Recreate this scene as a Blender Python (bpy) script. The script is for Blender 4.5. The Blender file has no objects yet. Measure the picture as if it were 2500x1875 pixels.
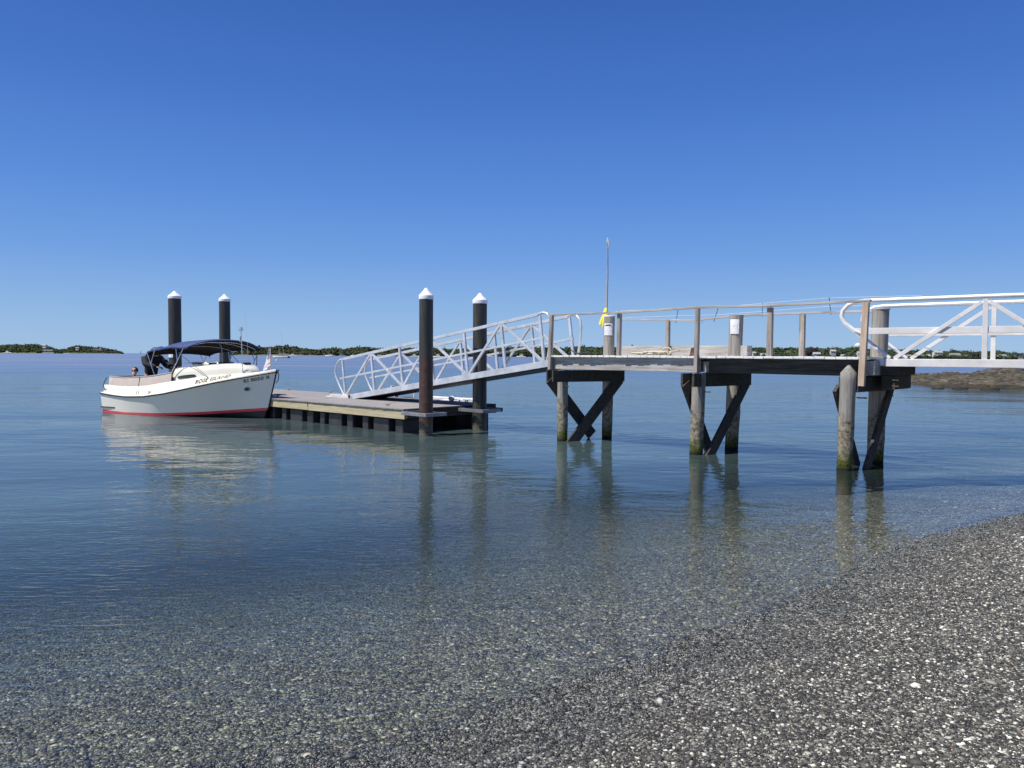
import bpy, bmesh, math, random
import numpy as np
from mathutils import Vector, Matrix, noise as mnoise
R = math.radians
random.seed(7); rng = np.random.default_rng(7)
SC = bpy.context.scene
COL = SC.collection

# ------------------------------------------------------------------ camera
H = 1.9
FPX = 1878.0 / 2500.0
cam_d = bpy.data.cameras.new("camera"); cam = bpy.data.objects.new("camera", cam_d); COL.objects.link(cam)
cam_d.sensor_fit = 'HORIZONTAL'; cam_d.sensor_width = 36.0; cam_d.lens = 36.0 * FPX
cam_d.clip_start = 0.05; cam_d.clip_end = 40000
pt, rl = R(2.14), R(0.33)
fw = Vector((0, math.cos(pt), -math.sin(pt))); up0 = Vector((0, math.sin(pt), math.cos(pt))); rt0 = Vector((1, 0, 0))
rt = rt0*math.cos(rl) + up0*math.sin(rl); up = up0*math.cos(rl) - rt0*math.sin(rl)
cam.matrix_world = Matrix(((rt.x, up.x, -fw.x, 0), (rt.y, up.y, -fw.y, 0), (rt.z, up.z, -fw.z, H), (0, 0, 0, 1)))
SC.camera = cam

# ------------------------------------------------------------------ sky, sun, exposure
SUN_EL = R(60); sx, sy = -0.915, -0.403          # horizontal direction towards the sun
world = bpy.data.worlds.new("World"); SC.world = world; world.use_nodes = True
nt = world.node_tree; nt.nodes.clear()
wo = nt.nodes.new('ShaderNodeOutputWorld'); bg = nt.nodes.new('ShaderNodeBackground'); sky = nt.nodes.new('ShaderNodeTexSky')
sky.sky_type = 'NISHITA'; sky.sun_disc = False; sky.sun_elevation = SUN_EL; sky.sun_rotation = math.atan2(sx, sy)
sky.air_density = 1.0; sky.dust_density = 0.25; sky.ozone_density = 3.0; sky.altitude = 0
bg.inputs[1].default_value = 0.085; nt.links.new(sky.outputs[0], bg.inputs[0])
def lin(c): return tuple(((x/255.0+0.055)/1.055)**2.4 if x > 10 else x/255.0/12.92 for x in c)
tcw = nt.nodes.new('ShaderNodeTexCoord'); spw = nt.nodes.new('ShaderNodeSeparateXYZ'); nt.links.new(tcw.outputs['Generated'], spw.inputs[0])
rpw = nt.nodes.new('ShaderNodeValToRGB'); nt.links.new(spw.outputs[2], rpw.inputs[0])       # clear-air blue by height above the horizon
SKYR = [(0.0, (153, 189, 227)), (0.05, (135, 177, 226)), (0.12, (106, 155, 224)), (0.20, (83, 136, 216)), (0.30, (65, 115, 201)), (0.42, (50, 96, 181)), (0.7, (38, 72, 148)), (1.0, (24, 48, 112))]
e = rpw.color_ramp.elements
while len(e) > 1: e.remove(e[-1])
e[0].position = 0; e[0].color = (*lin(SKYR[0][1]), 1)
for p, c in SKYR[1:]: x = e.new(p); x.color = (*lin(c), 1)
bg2 = nt.nodes.new('ShaderNodeBackground'); bg2.inputs[1].default_value = 0.87; nt.links.new(rpw.outputs[0], bg2.inputs[0])
mxw = nt.nodes.new('ShaderNodeMixShader'); mxw.inputs[0].default_value = 0.88
nt.links.new(bg.outputs[0], mxw.inputs[1]); nt.links.new(bg2.outputs[0], mxw.inputs[2]); nt.links.new(mxw.outputs[0], wo.inputs[0])
sun_d = bpy.data.lights.new("sun", 'SUN'); sun = bpy.data.objects.new("sun", sun_d); COL.objects.link(sun)
sun_d.energy = 5.0; sun_d.angle = R(0.53); sun_d.color = (1.0, 0.955, 0.88)
sv = Vector((sx*math.cos(SUN_EL), sy*math.cos(SUN_EL), math.sin(SUN_EL))).normalized()
sun.rotation_euler = sv.to_track_quat('Z', 'Y').to_euler(); sun.location = (0, 0, 60)
SC.view_settings.view_transform = 'Standard'; SC.view_settings.look = 'None'
SC.view_settings.exposure = 0.25; SC.view_settings.gamma = 1.0

# ------------------------------------------------------------------ helpers
def tag(o, label=None, cat=None, group=None, kind=None):
    if label: o['label'] = label
    if cat: o['category'] = cat
    if group: o['group'] = group
    if kind: o['kind'] = kind
    return o
def empty(name, loc=(0, 0, 0), rz=0.0):
    o = bpy.data.objects.new(name, None); COL.objects.link(o); o.location = loc; o.rotation_euler = (0, 0, rz)
    o.empty_display_size = 0.2; return o
def col_tree(o, parent=None):
    c = o.copy(); COL.objects.link(c); c.parent = parent
    for ch in [x for x in bpy.data.objects if x.parent == o]: col_tree(ch, c)
    return c

class MB:
    """collects shapes, links them as one mesh object"""
    def __init__(s): s.v = []; s.f = []; s.sm = []; s.cols = None
    def add(s, vs, fs, smooth=False):
        n = len(s.v); s.v += [tuple(p) for p in vs]; s.f += [tuple(i+n for i in f) for f in fs]; s.sm += [smooth]*len(fs); return s
    def box(s, x0, x1, y0, y1, z0, z1):
        return s.add([(x0,y0,z0),(x1,y0,z0),(x1,y1,z0),(x0,y1,z0),(x0,y0,z1),(x1,y0,z1),(x1,y1,z1),(x0,y1,z1)],
                     [(3,2,1,0),(4,5,6,7),(0,1,5,4),(1,2,6,5),(2,3,7,6),(3,0,4,7)])
    def beam(s, a, b, w, h, upv=(0,0,1), roll=0):
        """box from a to b, w across, h along upv"""
        a = Vector(a); b = Vector(b); d = (b-a).normalized(); u = Vector(upv)
        sd = d.cross(u)
        if sd.length < 1e-4: sd = d.cross(Vector((1,0,0)))
        sd.normalize(); u = sd.cross(d)
        if roll: 
            q = Matrix.Rotation(roll, 3, d); sd = q@sd; u = q@u
        vs = [p + sd*i*w/2 + u*j*h/2 for p in (a, b) for i, j in ((-1,-1),(1,-1),(1,1),(-1,1))]
        return s.add(vs, [(0,1,2,3),(7,6,5,4),(4,5,1,0),(5,6,2,1),(6,7,3,2),(7,4,0,3)])
    def tube(s, pts, r, n=10, cap=True):
        P = [Vector(p) for p in pts]; rr = r if isinstance(r, (list, tuple)) else [r]*len(P)
        ref = None; vs = []
        for i, p in enumerate(P):
            d = ((P[min(i+1, len(P)-1)]-p).normalized() + (p-P[max(i-1, 0)]).normalized())
            d.normalize()
            if ref is None:
                ref = d.cross(Vector((0,0,1)))
                if ref.length < 0.05: ref = d.cross(Vector((0,1,0)))
            ref = (ref - d*ref.dot(d)).normalized(); o = d.cross(ref)
            vs += [p + (ref*math.cos(2*math.pi*k/n) + o*math.sin(2*math.pi*k/n))*rr[i] for k in range(n)]
        fs = [(i*n+k, i*n+(k+1)%n, (i+1)*n+(k+1)%n, (i+1)*n+k) for i in range(len(P)-1) for k in range(n)]
        s.add(vs, fs, True)
        if cap:
            m = len(P)-1
            s.add(vs[:n], [tuple(range(n-1, -1, -1))]); s.add(vs[m*n:], [tuple(range(n))])
        return s
    def lathe(s, c, prof, n=24, smooth=True, jit=None):
        """prof: list of (r, z)"""
        vs = []
        for i, (r, z) in enumerate(prof):
            for k in range(n):
                a = 2*math.pi*k/n; q = r*(1 + (jit(a, z) if jit else 0))
                vs.append((c[0]+q*math.cos(a), c[1]+q*math.sin(a), c[2]+z))
        fs = [(i*n+k, i*n+(k+1)%n, (i+1)*n+(k+1)%n, (i+1)*n+k) for i in range(len(prof)-1) for k in range(n)]
        s.add(vs, fs, smooth)
        s.add(vs[:n], [tuple(range(n-1, -1, -1))]); s.add(vs[-n:], [tuple(range(n))])
        return s
    def grid(s, rows, smooth=True, closed=False):
        """rows: list of equal-length lists of points"""
        m = len(rows[0]); vs = [p for r in rows for p in r]
        fs = [(i*m+k, i*m+(k+1)%m, (i+1)*m+(k+1)%m, (i+1)*m+k) for i in range(len(rows)-1) for k in range(m if closed else m-1)]
        return s.add(vs, fs, smooth)
    def ball(s, c, r, seg=10, ring=7, sc=(1,1,1)):
        rows = []
        for i in range(ring+1):
            t = math.pi*i/ring; rows.append([(c[0]+r*sc[0]*math.sin(t)*math.cos(2*math.pi*k/seg), c[1]+r*sc[1]*math.sin(t)*math.sin(2*math.pi*k/seg), c[2]+r*sc[2]*math.cos(t)) for k in range(seg)])
        return s.grid(rows, True, True)
    def build(s, name, mat, parent=None, bevel=0, weld=False, solid=0):
        me = bpy.data.meshes.new(name); me.from_pydata([tuple(p) for p in s.v], [], s.f)
        me.polygons.foreach_set('use_smooth', s.sm); me.update()
        if weld:
            bm = bmesh.new(); bm.from_mesh(me); bmesh.ops.remove_doubles(bm, verts=bm.verts, dist=1e-5)
            bmesh.ops.recalc_face_normals(bm, faces=bm.faces); bm.to_mesh(me); bm.free()
        o = bpy.data.objects.new(name, me); COL.objects.link(o); me.materials.append(mat)
        if parent: o.parent = parent
        if solid:
            m = o.modifiers.new("thick", 'SOLIDIFY'); m.thickness = solid; m.offset = -1
        if bevel:
            m = o.modifiers.new("bevel", 'BEVEL'); m.width = bevel; m.segments = 2; m.limit_method = 'ANGLE'; m.angle_limit = R(50)
        return o

def lerp_tab(x, tab):
    xs = [t[0] for t in tab]; ys = [t[1] for t in tab]; return float(np.interp(x, xs, ys))

# ---- node material helper
class NM:
    def __init__(s, name):
        s.m = bpy.data.materials.new(name); s.m.use_nodes = True; s.t = s.m.node_tree; s.t.nodes.clear()
        s.out = s.n('ShaderNodeOutputMaterial')
        s._tc = None
    def n(s, typ, **kw):
        o = s.t.nodes.new(typ)
        for k, v in kw.items():
            if k in o.inputs: o.inputs[k].default_value = v
            else: setattr(o, k, v)
        return o
    def l(s, a, b): s.t.links.new(a, b)
    def coord(s, scale=(1,1,1), kind='Object', rot=(0,0,0)):
        if s._tc is None: s._tc = s.n('ShaderNodeTexCoord')
        mp = s.n('ShaderNodeMapping'); mp.inputs['Scale'].default_value = scale; mp.inputs['Rotation'].default_value = rot
        s.l(s._tc.outputs[kind], mp.inputs[0]); return mp.outputs[0]
    def geo(s):
        g = s.n('ShaderNodeNewGeometry'); return g
    def noise(s, co, scale=5, detail=4, rough=0.55, dist=0.0, out='Fac'):
        o = s.n('ShaderNodeTexNoise'); o.inputs['Scale'].default_value = scale; o.inputs['Detail'].default_value = detail
        o.inputs['Roughness'].default_value = rough; o.inputs['Distortion'].default_value = dist
        s.l(co, o.inputs['Vector']); return o.outputs[out]
    def vor(s, co, scale=5, out='Color', feature='F1', rand=1.0):
        o = s.n('ShaderNodeTexVoronoi'); o.feature = feature; o.inputs['Scale'].default_value = scale; o.inputs['Randomness'].default_value = rand
        s.l(co, o.inputs['Vector']); return o.outputs[out]
    def ramp(s, fac, stops, interp='LINEAR'):
        o = s.n('ShaderNodeValToRGB'); e = o.color_ramp.elements; o.color_ramp.interpolation = interp
        while len(e) > 1: e.remove(e[-1])
        for i, (p, c) in enumerate(stops):
            c4 = (c[0], c[1], c[2], 1) if isinstance(c, (tuple, list)) else (c, c, c, 1)
            if i == 0: e[0].position = p; e[0].color = c4
            else: x = e.new(p); x.color = c4
        s.l(fac, o.inputs[0]); return o.outputs[0]
    def mix(s, a, b, fac, mode='MIX'):
        o = s.n('ShaderNodeMix'); o.data_type = 'RGBA'; o.blend_type = mode
        for idx, v in ((6, a), (7, b)):
            if isinstance(v, (tuple, list)): o.inputs[idx].default_value = (v[0], v[1], v[2], 1)
            else: s.l(v, o.inputs[idx])
        if isinstance(fac, (int, float)): o.inputs[0].default_value = fac
        else: s.l(fac, o.inputs[0])
        return o.outputs[2]
    def math(s, op, a, b=0.0, clamp=False, c=None):
        o = s.n('ShaderNodeMath'); o.operation = op; o.use_clamp = clamp
        for i, v in ((0, a), (1, b)) + (((2, c),) if c is not None else ()):
            if isinstance(v, (int, float)): o.inputs[i].default_value = v
            else: s.l(v, o.inputs[i])
        return o.outputs[0]
    def maprange(s, v, a, b, c=0.0, d=1.0, smooth=False):
        o = s.n('ShaderNodeMapRange'); o.inputs[1].default_value = a; o.inputs[2].default_value = b; o.inputs[3].default_value = c; o.inputs[4].default_value = d
        if smooth: o.interpolation_type = 'SMOOTHSTEP'
        s.l(v, o.inputs[0]); return o.outputs[0]
    def bump(s, h, dist=0.01, strength=1.0, normal=None):
        o = s.n('ShaderNodeBump'); o.inputs['Distance'].default_value = dist; o.inputs['Strength'].default_value = strength
        s.l(h, o.inputs['Height'])
        if normal is not None: s.l(normal, o.inputs['Normal'])
        return o.outputs[0]
    def pbr(s, color, rough=0.6, metal=0.0, normal=None, spec=0.5):
        p = s.n('ShaderNodeBsdfPrincipled')
        for key, v in (('Base Color', color), ('Roughness', rough), ('Metallic', metal)):
            if isinstance(v, (tuple, list)): p.inputs[key].default_value = (v[0], v[1], v[2], 1)
            elif isinstance(v, (int, float)): p.inputs[key].default_value = v
            else: s.l(v, p.inputs[key])
        p.inputs['Specular IOR Level'].default_value = spec
        if normal is not None: s.l(normal, p.inputs['Normal'])
        s.l(p.outputs[0], s.out.inputs[0]); return s.m

def paint(name, c, rough=0.45, metal=0.0, var=0.08, sc=3.0, dirt=None, bump=0.0006):
    m = NM(name); co = m.coord()
    n1 = m.noise(co, sc, 5); n2 = m.noise(co, sc*9, 3)
    a = tuple(max(0, x*(1-var*1.6)) for x in c); b = tuple(min(1, x*(1+var)) for x in c)
    col = m.ramp(n1, [(0.3, a), (0.7, b)])
    if dirt:
        d = m.ramp(m.noise(co, sc*2.3, 6, 0.7), [(0.55, 0), (0.78, 0.55)]); col = m.mix(col, dirt, d)
    rr = m.maprange(n2, 0.3, 0.7, max(0.02, rough-0.08), rough+0.1)
    return m.pbr(col, rr, metal, m.bump(n2, bump))

def wood(name, base, dark, light, axis=0, fine=1.0, weed=False, split=0.5):
    """weathered timber with grain along the given local axis"""
    m = NM(name); s = [28.0, 28.0, 28.0]; s[axis] = 1.6
    co = m.coord(tuple(s)); co2 = m.coord()
    g = m.noise(co, fine, 5, 0.6, 0.4); big = m.noise(co2, 1.7, 4, 0.6); fineg = m.noise(co, fine*3, 3, 0.6)
    col = m.ramp(g, [(0.28, dark), (0.48, base), (0.72, light)])
    col = m.mix(col, dark, m.ramp(big, [(0.45, 0), (0.75, 0.45)]))
    crack = m.ramp(fineg, [(0.27, 1), (0.34, 0)]); col = m.mix(col, tuple(x*0.25 for x in dark), m.math('MULTIPLY', crack, split))
    h = m.math('ADD', g, m.math('MULTIPLY', crack, -0.8))
    return m.pbr(col, 0.82, 0, m.bump(h, 0.004), 0.25)

def grey_pile():
    m = NM("weathered_pile_wood"); co = m.coord((22, 22, 1.3)); c1 = m.coord()
    g = m.noise(co, 1.0, 6, 0.65, 0.6); pos = m.geo(); sep = m.n('ShaderNodeSeparateXYZ'); m.l(pos.outputs['Position'], sep.inputs[0])
    z = sep.outputs[2]; nz = m.noise(c1, 6.0, 4, 0.6); nb = m.noise(c1, 2.6, 4, 0.65)
    col = m.ramp(g, [(0.25, (0.085, 0.077, 0.066)), (0.45, (0.25, 0.235, 0.21)), (0.7, (0.36, 0.345, 0.315))])
    zz = m.math('ADD', z, m.math('MULTIPLY', m.math('SUBTRACT', nb, 0.5), -1.1))
    worn = m.maprange(zz, 0.95, 0.75, 0, 1)        # rotted, scarred band
    col = m.mix(col, m.ramp(m.noise(c1, 13, 5, 0.7), [(0.36, (0.07, 0.058, 0.042)), (0.5, (0.22, 0.195, 0.145)), (0.66, (0.38, 0.345, 0.27))]), worn)
    zw = m.math('ADD', z, m.math('MULTIPLY', m.math('SUBTRACT', nz, 0.5), -0.5))
    weed = m.maprange(zw, 0.36, 0.16, 0, 1)
    col = m.mix(col, m.ramp(m.noise(c1, 26, 4, 0.7), [(0.35, (0.018, 0.022, 0.006)), (0.6, (0.10, 0.115, 0.022)), (0.75, (0.22, 0.2, 0.09))]), weed)
    wet = m.maprange(z, 0.10, 0.03, 0, 1); col = m.mix(col, (0.02, 0.02, 0.012), wet)
    h = m.math('ADD', g, m.math('MULTIPLY', m.noise(c1, 20, 4), m.math('ADD', weed, 0.3)))
    return m.pbr(col, 0.85, 0, m.bump(h, 0.012), 0.2)

def dark_pile(rust=False):
    m = NM("rusting_pile_sleeve" if rust else "black_pile_sleeve"); co = m.coord((14, 14, 1.0)); c1 = m.coord()
    g = m.noise(co, 1.0, 5, 0.6); pos = m.geo(); sep = m.n('ShaderNodeSeparateXYZ'); m.l(pos.outputs['Position'], sep.inputs[0]); z = sep.outputs[2]
    col = m.ramp(g, [(0.3, (0.022, 0.021, 0.017)), (0.52, (0.043, 0.041, 0.033)), (0.66, (0.068, 0.064, 0.052)), (0.80, (0.15, 0.145, 0.125))])
    if rust:
        zz = m.math('ADD', z, m.math('MULTIPLY', m.math('SUBTRACT', g, 0.5), -1.6))
        k = m.maprange(zz, 1.95, 1.6, 0, 1)
        col = m.mix(col, m.ramp(m.noise(c1, 9, 5), [(0.3, (0.035, 0.018, 0.013)), (0.7, (0.10, 0.048, 0.034))]), k)
    k2 = m.maprange(z, 0.35, 0.1, 0, 1); col = m.mix(col, m.ramp(m.noise(c1, 18, 4), [(0.35, (0.03, 0.03, 0.018)), (0.7, (0.16, 0.15, 0.10))]), k2)
    return m.pbr(col, 0.48, 0, m.bump(g, 0.004), 0.5)

M = {}
M['pile'] = grey_pile(); M['dpile'] = dark_pile(); M['rpile'] = dark_pile(True)
GW = ((0.40, 0.385, 0.36), (0.20, 0.19, 0.175), (0.56, 0.545, 0.515))
M['wx'] = wood("weathered_wood_x", *GW, axis=0); M['wy'] = wood("weathered_wood_y", *GW, axis=1); M['wz'] = wood("weathered_wood_z", (0.34, 0.305, 0.27), (0.17, 0.145, 0.12), (0.47, 0.43, 0.39), axis=2)
M['wtan'] = wood("newer_brown_wood", (0.50, 0.38, 0.29), (0.32, 0.23, 0.17), (0.62, 0.50, 0.40), axis=2, split=0.3)
M['wdark'] = wood("dark_wood_with_shade", (0.055, 0.052, 0.046), (0.02, 0.019, 0.016), (0.10, 0.095, 0.085), axis=0)  # dark wood; tone also holds the under-deck shade of caps, braces, stringers
M['wplank'] = wood("bleached_deck_plank", (0.76, 0.75, 0.72), (0.60, 0.59, 0.57), (0.86, 0.85, 0.83), axis=1, split=0.2)
M['dockplank'] = wood("grey_dock_plank", (0.27, 0.255, 0.255), (0.17, 0.16, 0.155), (0.36, 0.345, 0.345), axis=1, split=0.3)
M['newwood'] = wood("yellow_new_timber", (0.44, 0.39, 0.255), (0.33, 0.275, 0.16), (0.52, 0.47, 0.33), axis=0, fine=0.6, split=0.12)
M['alu'] = paint("brushed_aluminium", (0.68, 0.70, 0.735), 0.40, 0.40, 0.14, 3.0, (0.36, 0.36, 0.38))
M['aluw'] = paint("white_painted_aluminium", (0.70, 0.685, 0.67), 0.45, 0.0, 0.10, 3.0, (0.42, 0.40, 0.38))
M['pipe'] = paint("polished_alu_pipe", (0.84, 0.83, 0.82), 0.35, 0.25, 0.03, 1.0, None, 0.00005)
M['galv'] = paint("galvanised_steel", (0.36, 0.36, 0.36), 0.5, 0.7, 0.2, 6.0)
M['cap'] = paint("white_pile_cap", (0.86, 0.87, 0.88), 0.4, 0.0, 0.03, 3.0)
M['float'] = paint("black_plastic_float", (0.032, 0.032, 0.032), 0.5, 0.0, 0.3, 3.0, (0.09, 0.085, 0.07))
M['black'] = paint("black_metal", (0.02, 0.02, 0.022), 0.5, 0.0, 0.2)
M['gel'] = paint("cream_gelcoat", (0.80, 0.775, 0.66), 0.16, 0.0, 0.02, 1.0)
M['hullw'] = paint("white_hull_gelcoat", (0.82, 0.79, 0.69), 0.12, 0.0, 0.02, 1.0)
M['red'] = paint("red_boot_stripe", (0.72, 0.06, 0.08), 0.3, 0.0, 0.06)
M['anti'] = paint("black_antifouling", (0.008, 0.008, 0.009), 0.5, 0.0, 0.3)
M['rub'] = paint("black_rub_rail", (0.015, 0.015, 0.018), 0.4, 0.0, 0.1)
M['canvas'] = paint("tan_canvas", (0.60, 0.51, 0.45), 0.8, 0.0, 0.06, 5.0)
M['navy'] = paint("navy_canvas", (0.030, 0.055, 0.17), 0.75, 0.0, 0.12, 4.0)
M['undershade'] = paint("shaded_canopy_underside", (0.022, 0.019, 0.018), 0.9, 0.0, 0.2)  # shade of the canopy's unlit underside, put into the colour
M['inner'] = paint("brown_cockpit_lining", (0.12, 0.095, 0.085), 0.8, 0.0, 0.2)
M['steel'] = paint("stainless_steel", (0.72, 0.73, 0.75), 0.2, 0.85, 0.05)
M['glass'] = paint("smoked_window", (0.05, 0.06, 0.05), 0.08, 0.0, 0.1)
M['grey'] = paint("grey_plastic", (0.35, 0.36, 0.37), 0.5)
M['ink'] = paint("grey_lettering", (0.16, 0.15, 0.12), 0.5)
def paper_mat():
    m = NM("printed_paper"); co = m.coord((1, 1, 1)); s = m.n('ShaderNodeSeparateXYZ'); m.l(co, s.inputs[0])
    row = m.math('FRACT', m.math('MULTIPLY', s.outputs[2], 34.0)); words = m.noise(m.coord((60, 60, 34)), 1.0, 1)
    ink = m.math('MULTIPLY', m.math('MULTIPLY', m.math('GREATER_THAN', row, 0.62), m.math('GREATER_THAN', words, 0.45)), m.math('LESS_THAN', s.outputs[2], 0.2))
    return m.pbr(m.mix((0.82, 0.82, 0.84), (0.35, 0.36, 0.4), ink), 0.6)
M['paper'] = paper_mat(); M['blank'] = paint("blank_paper", (0.82, 0.82, 0.84), 0.6, 0.0, 0.02)
M['inkb'] = paint("black_ink", (0.03, 0.03, 0.03), 0.6)
M['yellow'] = paint("yellow_rubber", (0.80, 0.76, 0.10), 0.5, 0.0, 0.10, 12.0)
M['skin'] = paint("skin", (0.50, 0.29, 0.20), 0.5, 0.0, 0.08, 8.0)
M['jacket'] = paint("black_jacket", (0.012, 0.012, 0.016), 0.85, 0.0, 0.3, 6.0)
M['hair'] = paint("dark_hair", (0.012, 0.009, 0.008), 0.5, 0.0, 0.3, 20.0)
M['rope'] = paint("cream_rope", (0.62, 0.56, 0.42), 0.85, 0.0, 0.2, 20.0)
M['rust'] = paint("rusty_brown", (0.10, 0.045, 0.03), 0.8, 0.0, 0.35, 14.0)
M['line'] = paint("pale_cord", (0.66, 0.70, 0.76), 0.6)
M['flagw'] = paint("white_flag_cloth", (0.78, 0.76, 0.78), 0.8, 0.0, 0.04)
M['flagr'] = paint("faded_red_cloth", (0.66, 0.42, 0.44), 0.8, 0.0, 0.1)
M['flagb'] = paint("faded_blue_cloth", (0.42, 0.45, 0.58), 0.8, 0.0, 0.1)

# ------------------------------------------------------------------ frames worked out from the photograph
def frame(o, ang):
    a = R(ang); return (Vector((o[0], o[1], 0)), Vector((math.cos(a), -math.sin(a), 0)), Vector((math.sin(a), math.cos(a), 0)), -a)
PF = frame((1.10, 17.10), 41.5)      # pier: x towards the beach, y away from us
GF = frame((1.00, 17.20), 43.0)      # gangway down to the float
DF = frame((-2.57, 18.35), 43.0)     # floating dock, x=0 is its right end
RF = frame((5.93, 13.10), 36.0)      # gangway to the shore
def W(F, x, y, z=0): return F[0] + F[1]*x + F[2]*y + Vector((0, 0, z))
def far(u, D, z=0): return Vector((D*(u-1250)/1878.0, D, z))      # bearing taken from the photo, D metres away

# ------------------------------------------------------------------ beach and sea bed
SHORE = np.array([(-60, -22), (-25, -8.5), (-12, -1.6), (-6, 1.6), (-3, 2.95), (-1.6, 3.42), (-0.6, 3.72), (0.16, 4.27), (0.63, 4.60), (1.22, 5.11), (1.82, 5.61), (2.54, 6.27),
                  (3.13, 6.83), (3.83, 7.5), (4.69, 8.3), (5.6, 9.05), (6.6, 9.8), (9, 11.4), (14, 15), (24, 21), (60, 40)], float)
def sdist(X, Y):
    best = np.full(X.shape, 1e9); sgn = np.ones(X.shape)
    for (x0, y0), (x1, y1) in zip(SHORE[:-1], SHORE[1:]):
        dx, dy = x1-x0, y1-y0; L2 = dx*dx+dy*dy
        t = np.clip(((X-x0)*dx+(Y-y0)*dy)/L2, 0, 1); ex, ey = X-(x0+t*dx), Y-(y0+t*dy); d = np.hypot(ex, ey)
        cr = dx*ey - dy*ex; m = d < best; best = np.where(m, d, best); sgn = np.where(m, np.where(cr < 0, 1, -1), sgn)
    return best*sgn                                   # + on land
def vnoise(X, Y, seed, scale):
    """smooth value noise on arrays"""
    r = np.random.default_rng(seed); T = r.random((256, 256)); x = X*scale; y = Y*scale
    xi = np.floor(x).astype(int); yi = np.floor(y).astype(int); fx = x-xi; fy = y-yi; fx = fx*fx*(3-2*fx); fy = fy*fy*(3-2*fy)
    g = lambda a, b: T[a % 256, b % 256]
    return (g(xi, yi)*(1-fx)+g(xi+1, yi)*fx)*(1-fy)+(g(xi, yi+1)*(1-fx)+g(xi+1, yi+1)*fx)*fy - 0.5
def ground_z(X, Y):
    d = sdist(X, Y)
    z = np.where(d > 0, 0.105*d, np.maximum(0.13*d, -4.5 + 0.002*d))
    z = np.where(d > 16, 0.105*16 + 0.02*(d-16), z)
    z = z + 0.05*vnoise(X, Y, 1, 0.55)*np.clip(0.5+np.abs(d)*0.5, 0, 1) + 0.018*vnoise(X, Y, 2, 2.3) + 0.008*vnoise(X, Y, 3, 7.0)
    return z
def axis(lo, hi, flo, fhi, step):
    a = list(np.arange(flo, fhi, step)); s = step; x = flo
    while x > lo: s *= 1.25; x -= s; a.insert(0, x)
    s = step; x = fhi
    while x < hi: s *= 1.25; x += s; a.append(x)
    return np.array(a)
def heightmesh(name, xs, ys, zf, mat, kind='structure'):
    X, Y = np.meshgrid(xs, ys); Z = zf(X, Y); n, m = X.shape
    co = np.stack([X, Y, Z], -1).reshape(-1, 3); idx = np.arange(n*m).reshape(n, m)
    f = np.stack([idx[:-1, :-1], idx[:-1, 1:], idx[1:, 1:], idx[1:, :-1]], -1).reshape(-1, 4)
    me = bpy.data.meshes.new(name); me.vertices.add(len(co)); me.vertices.foreach_set('co', co.ravel().astype(np.float32))
    me.loops.add(f.size); me.loops.foreach_set('vertex_index', f.ravel().astype(np.int32)); me.polygons.add(len(f))
    me.polygons.foreach_set('loop_start', np.arange(0, f.size, 4, dtype=np.int32)); me.polygons.foreach_set('loop_total', np.full(len(f), 4, np.int32))
    me.polygons.foreach_set('use_smooth', np.ones(len(f), bool)); me.update(); me.validate()
    o = bpy.data.objects.new(name, me); COL.objects.link(o); me.materials.append(mat)
    if kind: o['kind'] = kind
    return o, X, Y, Z

def gravel_mat():
    m = NM("shingle"); co = m.coord()
    dn = m.n('ShaderNodeVectorMath'); dn.operation = 'ADD'; m.l(co, dn.inputs[0])
    nz = m.noise(co, 40, 2, 0.5, 0, 'Color'); sc = m.n('ShaderNodeVectorMath'); sc.operation = 'SCALE'; sc.inputs['Scale'].default_value = 0.012; m.l(nz, sc.inputs[0]); m.l(sc.outputs[0], dn.inputs[1])
    c = dn.outputs[0]
    va = m.n('ShaderNodeTexVoronoi'); va.inputs['Scale'].default_value = 85; m.l(c, va.inputs['Vector'])
    vb = m.n('ShaderNodeTexVoronoi'); vb.inputs['Scale'].default_value = 38; m.l(c, vb.inputs['Vector'])
    def cellcol(v, a, b):
        s = m.n('ShaderNodeSeparateColor'); m.l(v.outputs['Color'], s.inputs[0]); return s.outputs[a], s.outputs[b]
    ra, ha = cellcol(va, 0, 1); rb, hb = cellcol(vb, 0, 1)
    st = [(0.0, (0.028, 0.028, 0.028)), (0.22, (0.055, 0.055, 0.052)), (0.44, (0.10, 0.098, 0.088)), (0.62, (0.17, 0.165, 0.145)), (0.76, (0.27, 0.26, 0.225)), (0.87, (0.44, 0.425, 0.37)), (0.95, (0.7, 0.68, 0.6))]
    ca = m.ramp(ra, st, 'CONSTANT'); cb = m.ramp(rb, st, 'CONSTANT')
    pick = m.ramp(hb, [(0.0, 0), (0.72, 0), (0.73, 1)], 'CONSTANT')
    col = m.mix(ca, cb, pick)
    big = m.noise(co, 1.1, 3); col = m.mix(col, m.mix(col, (0.4, 0.4, 0.4), 1.0, 'MULTIPLY'), m.ramp(big, [(0.4, 0), (0.7, 0.35)]))
    geo = m.geo(); sep = m.n('ShaderNodeSeparateXYZ'); m.l(geo.outputs['Position'], sep.inputs[0])
    wet = m.maprange(m.math('ADD', sep.outputs[2], m.math('MULTIPLY', m.noise(co, 2.2, 4), -0.06)), 0.045, -0.015, 0, 1)
    col = m.mix(col, m.mix(m.mix(col, (0.30, 0.30, 0.27), 1.0, 'DARKEN'), (1.35, 1.42, 1.32), 1.0, 'MULTIPLY'), wet)
    h = m.mix(m.math('MULTIPLY', va.outputs['Distance'], -1.0), m.math('MULTIPLY', vb.outputs['Distance'], -1.6), pick)
    rough = m.maprange(wet, 0, 1, 0.75, 0.3)
    return m.pbr(col, rough, 0, m.bump(h, 0.02, 1.0), 0.4)
M['gravel'] = gravel_mat()
xs = axis(-900, 900, -12, 14, 0.09); ys = axis(-40, 900, 1.5, 24, 0.09)
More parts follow.
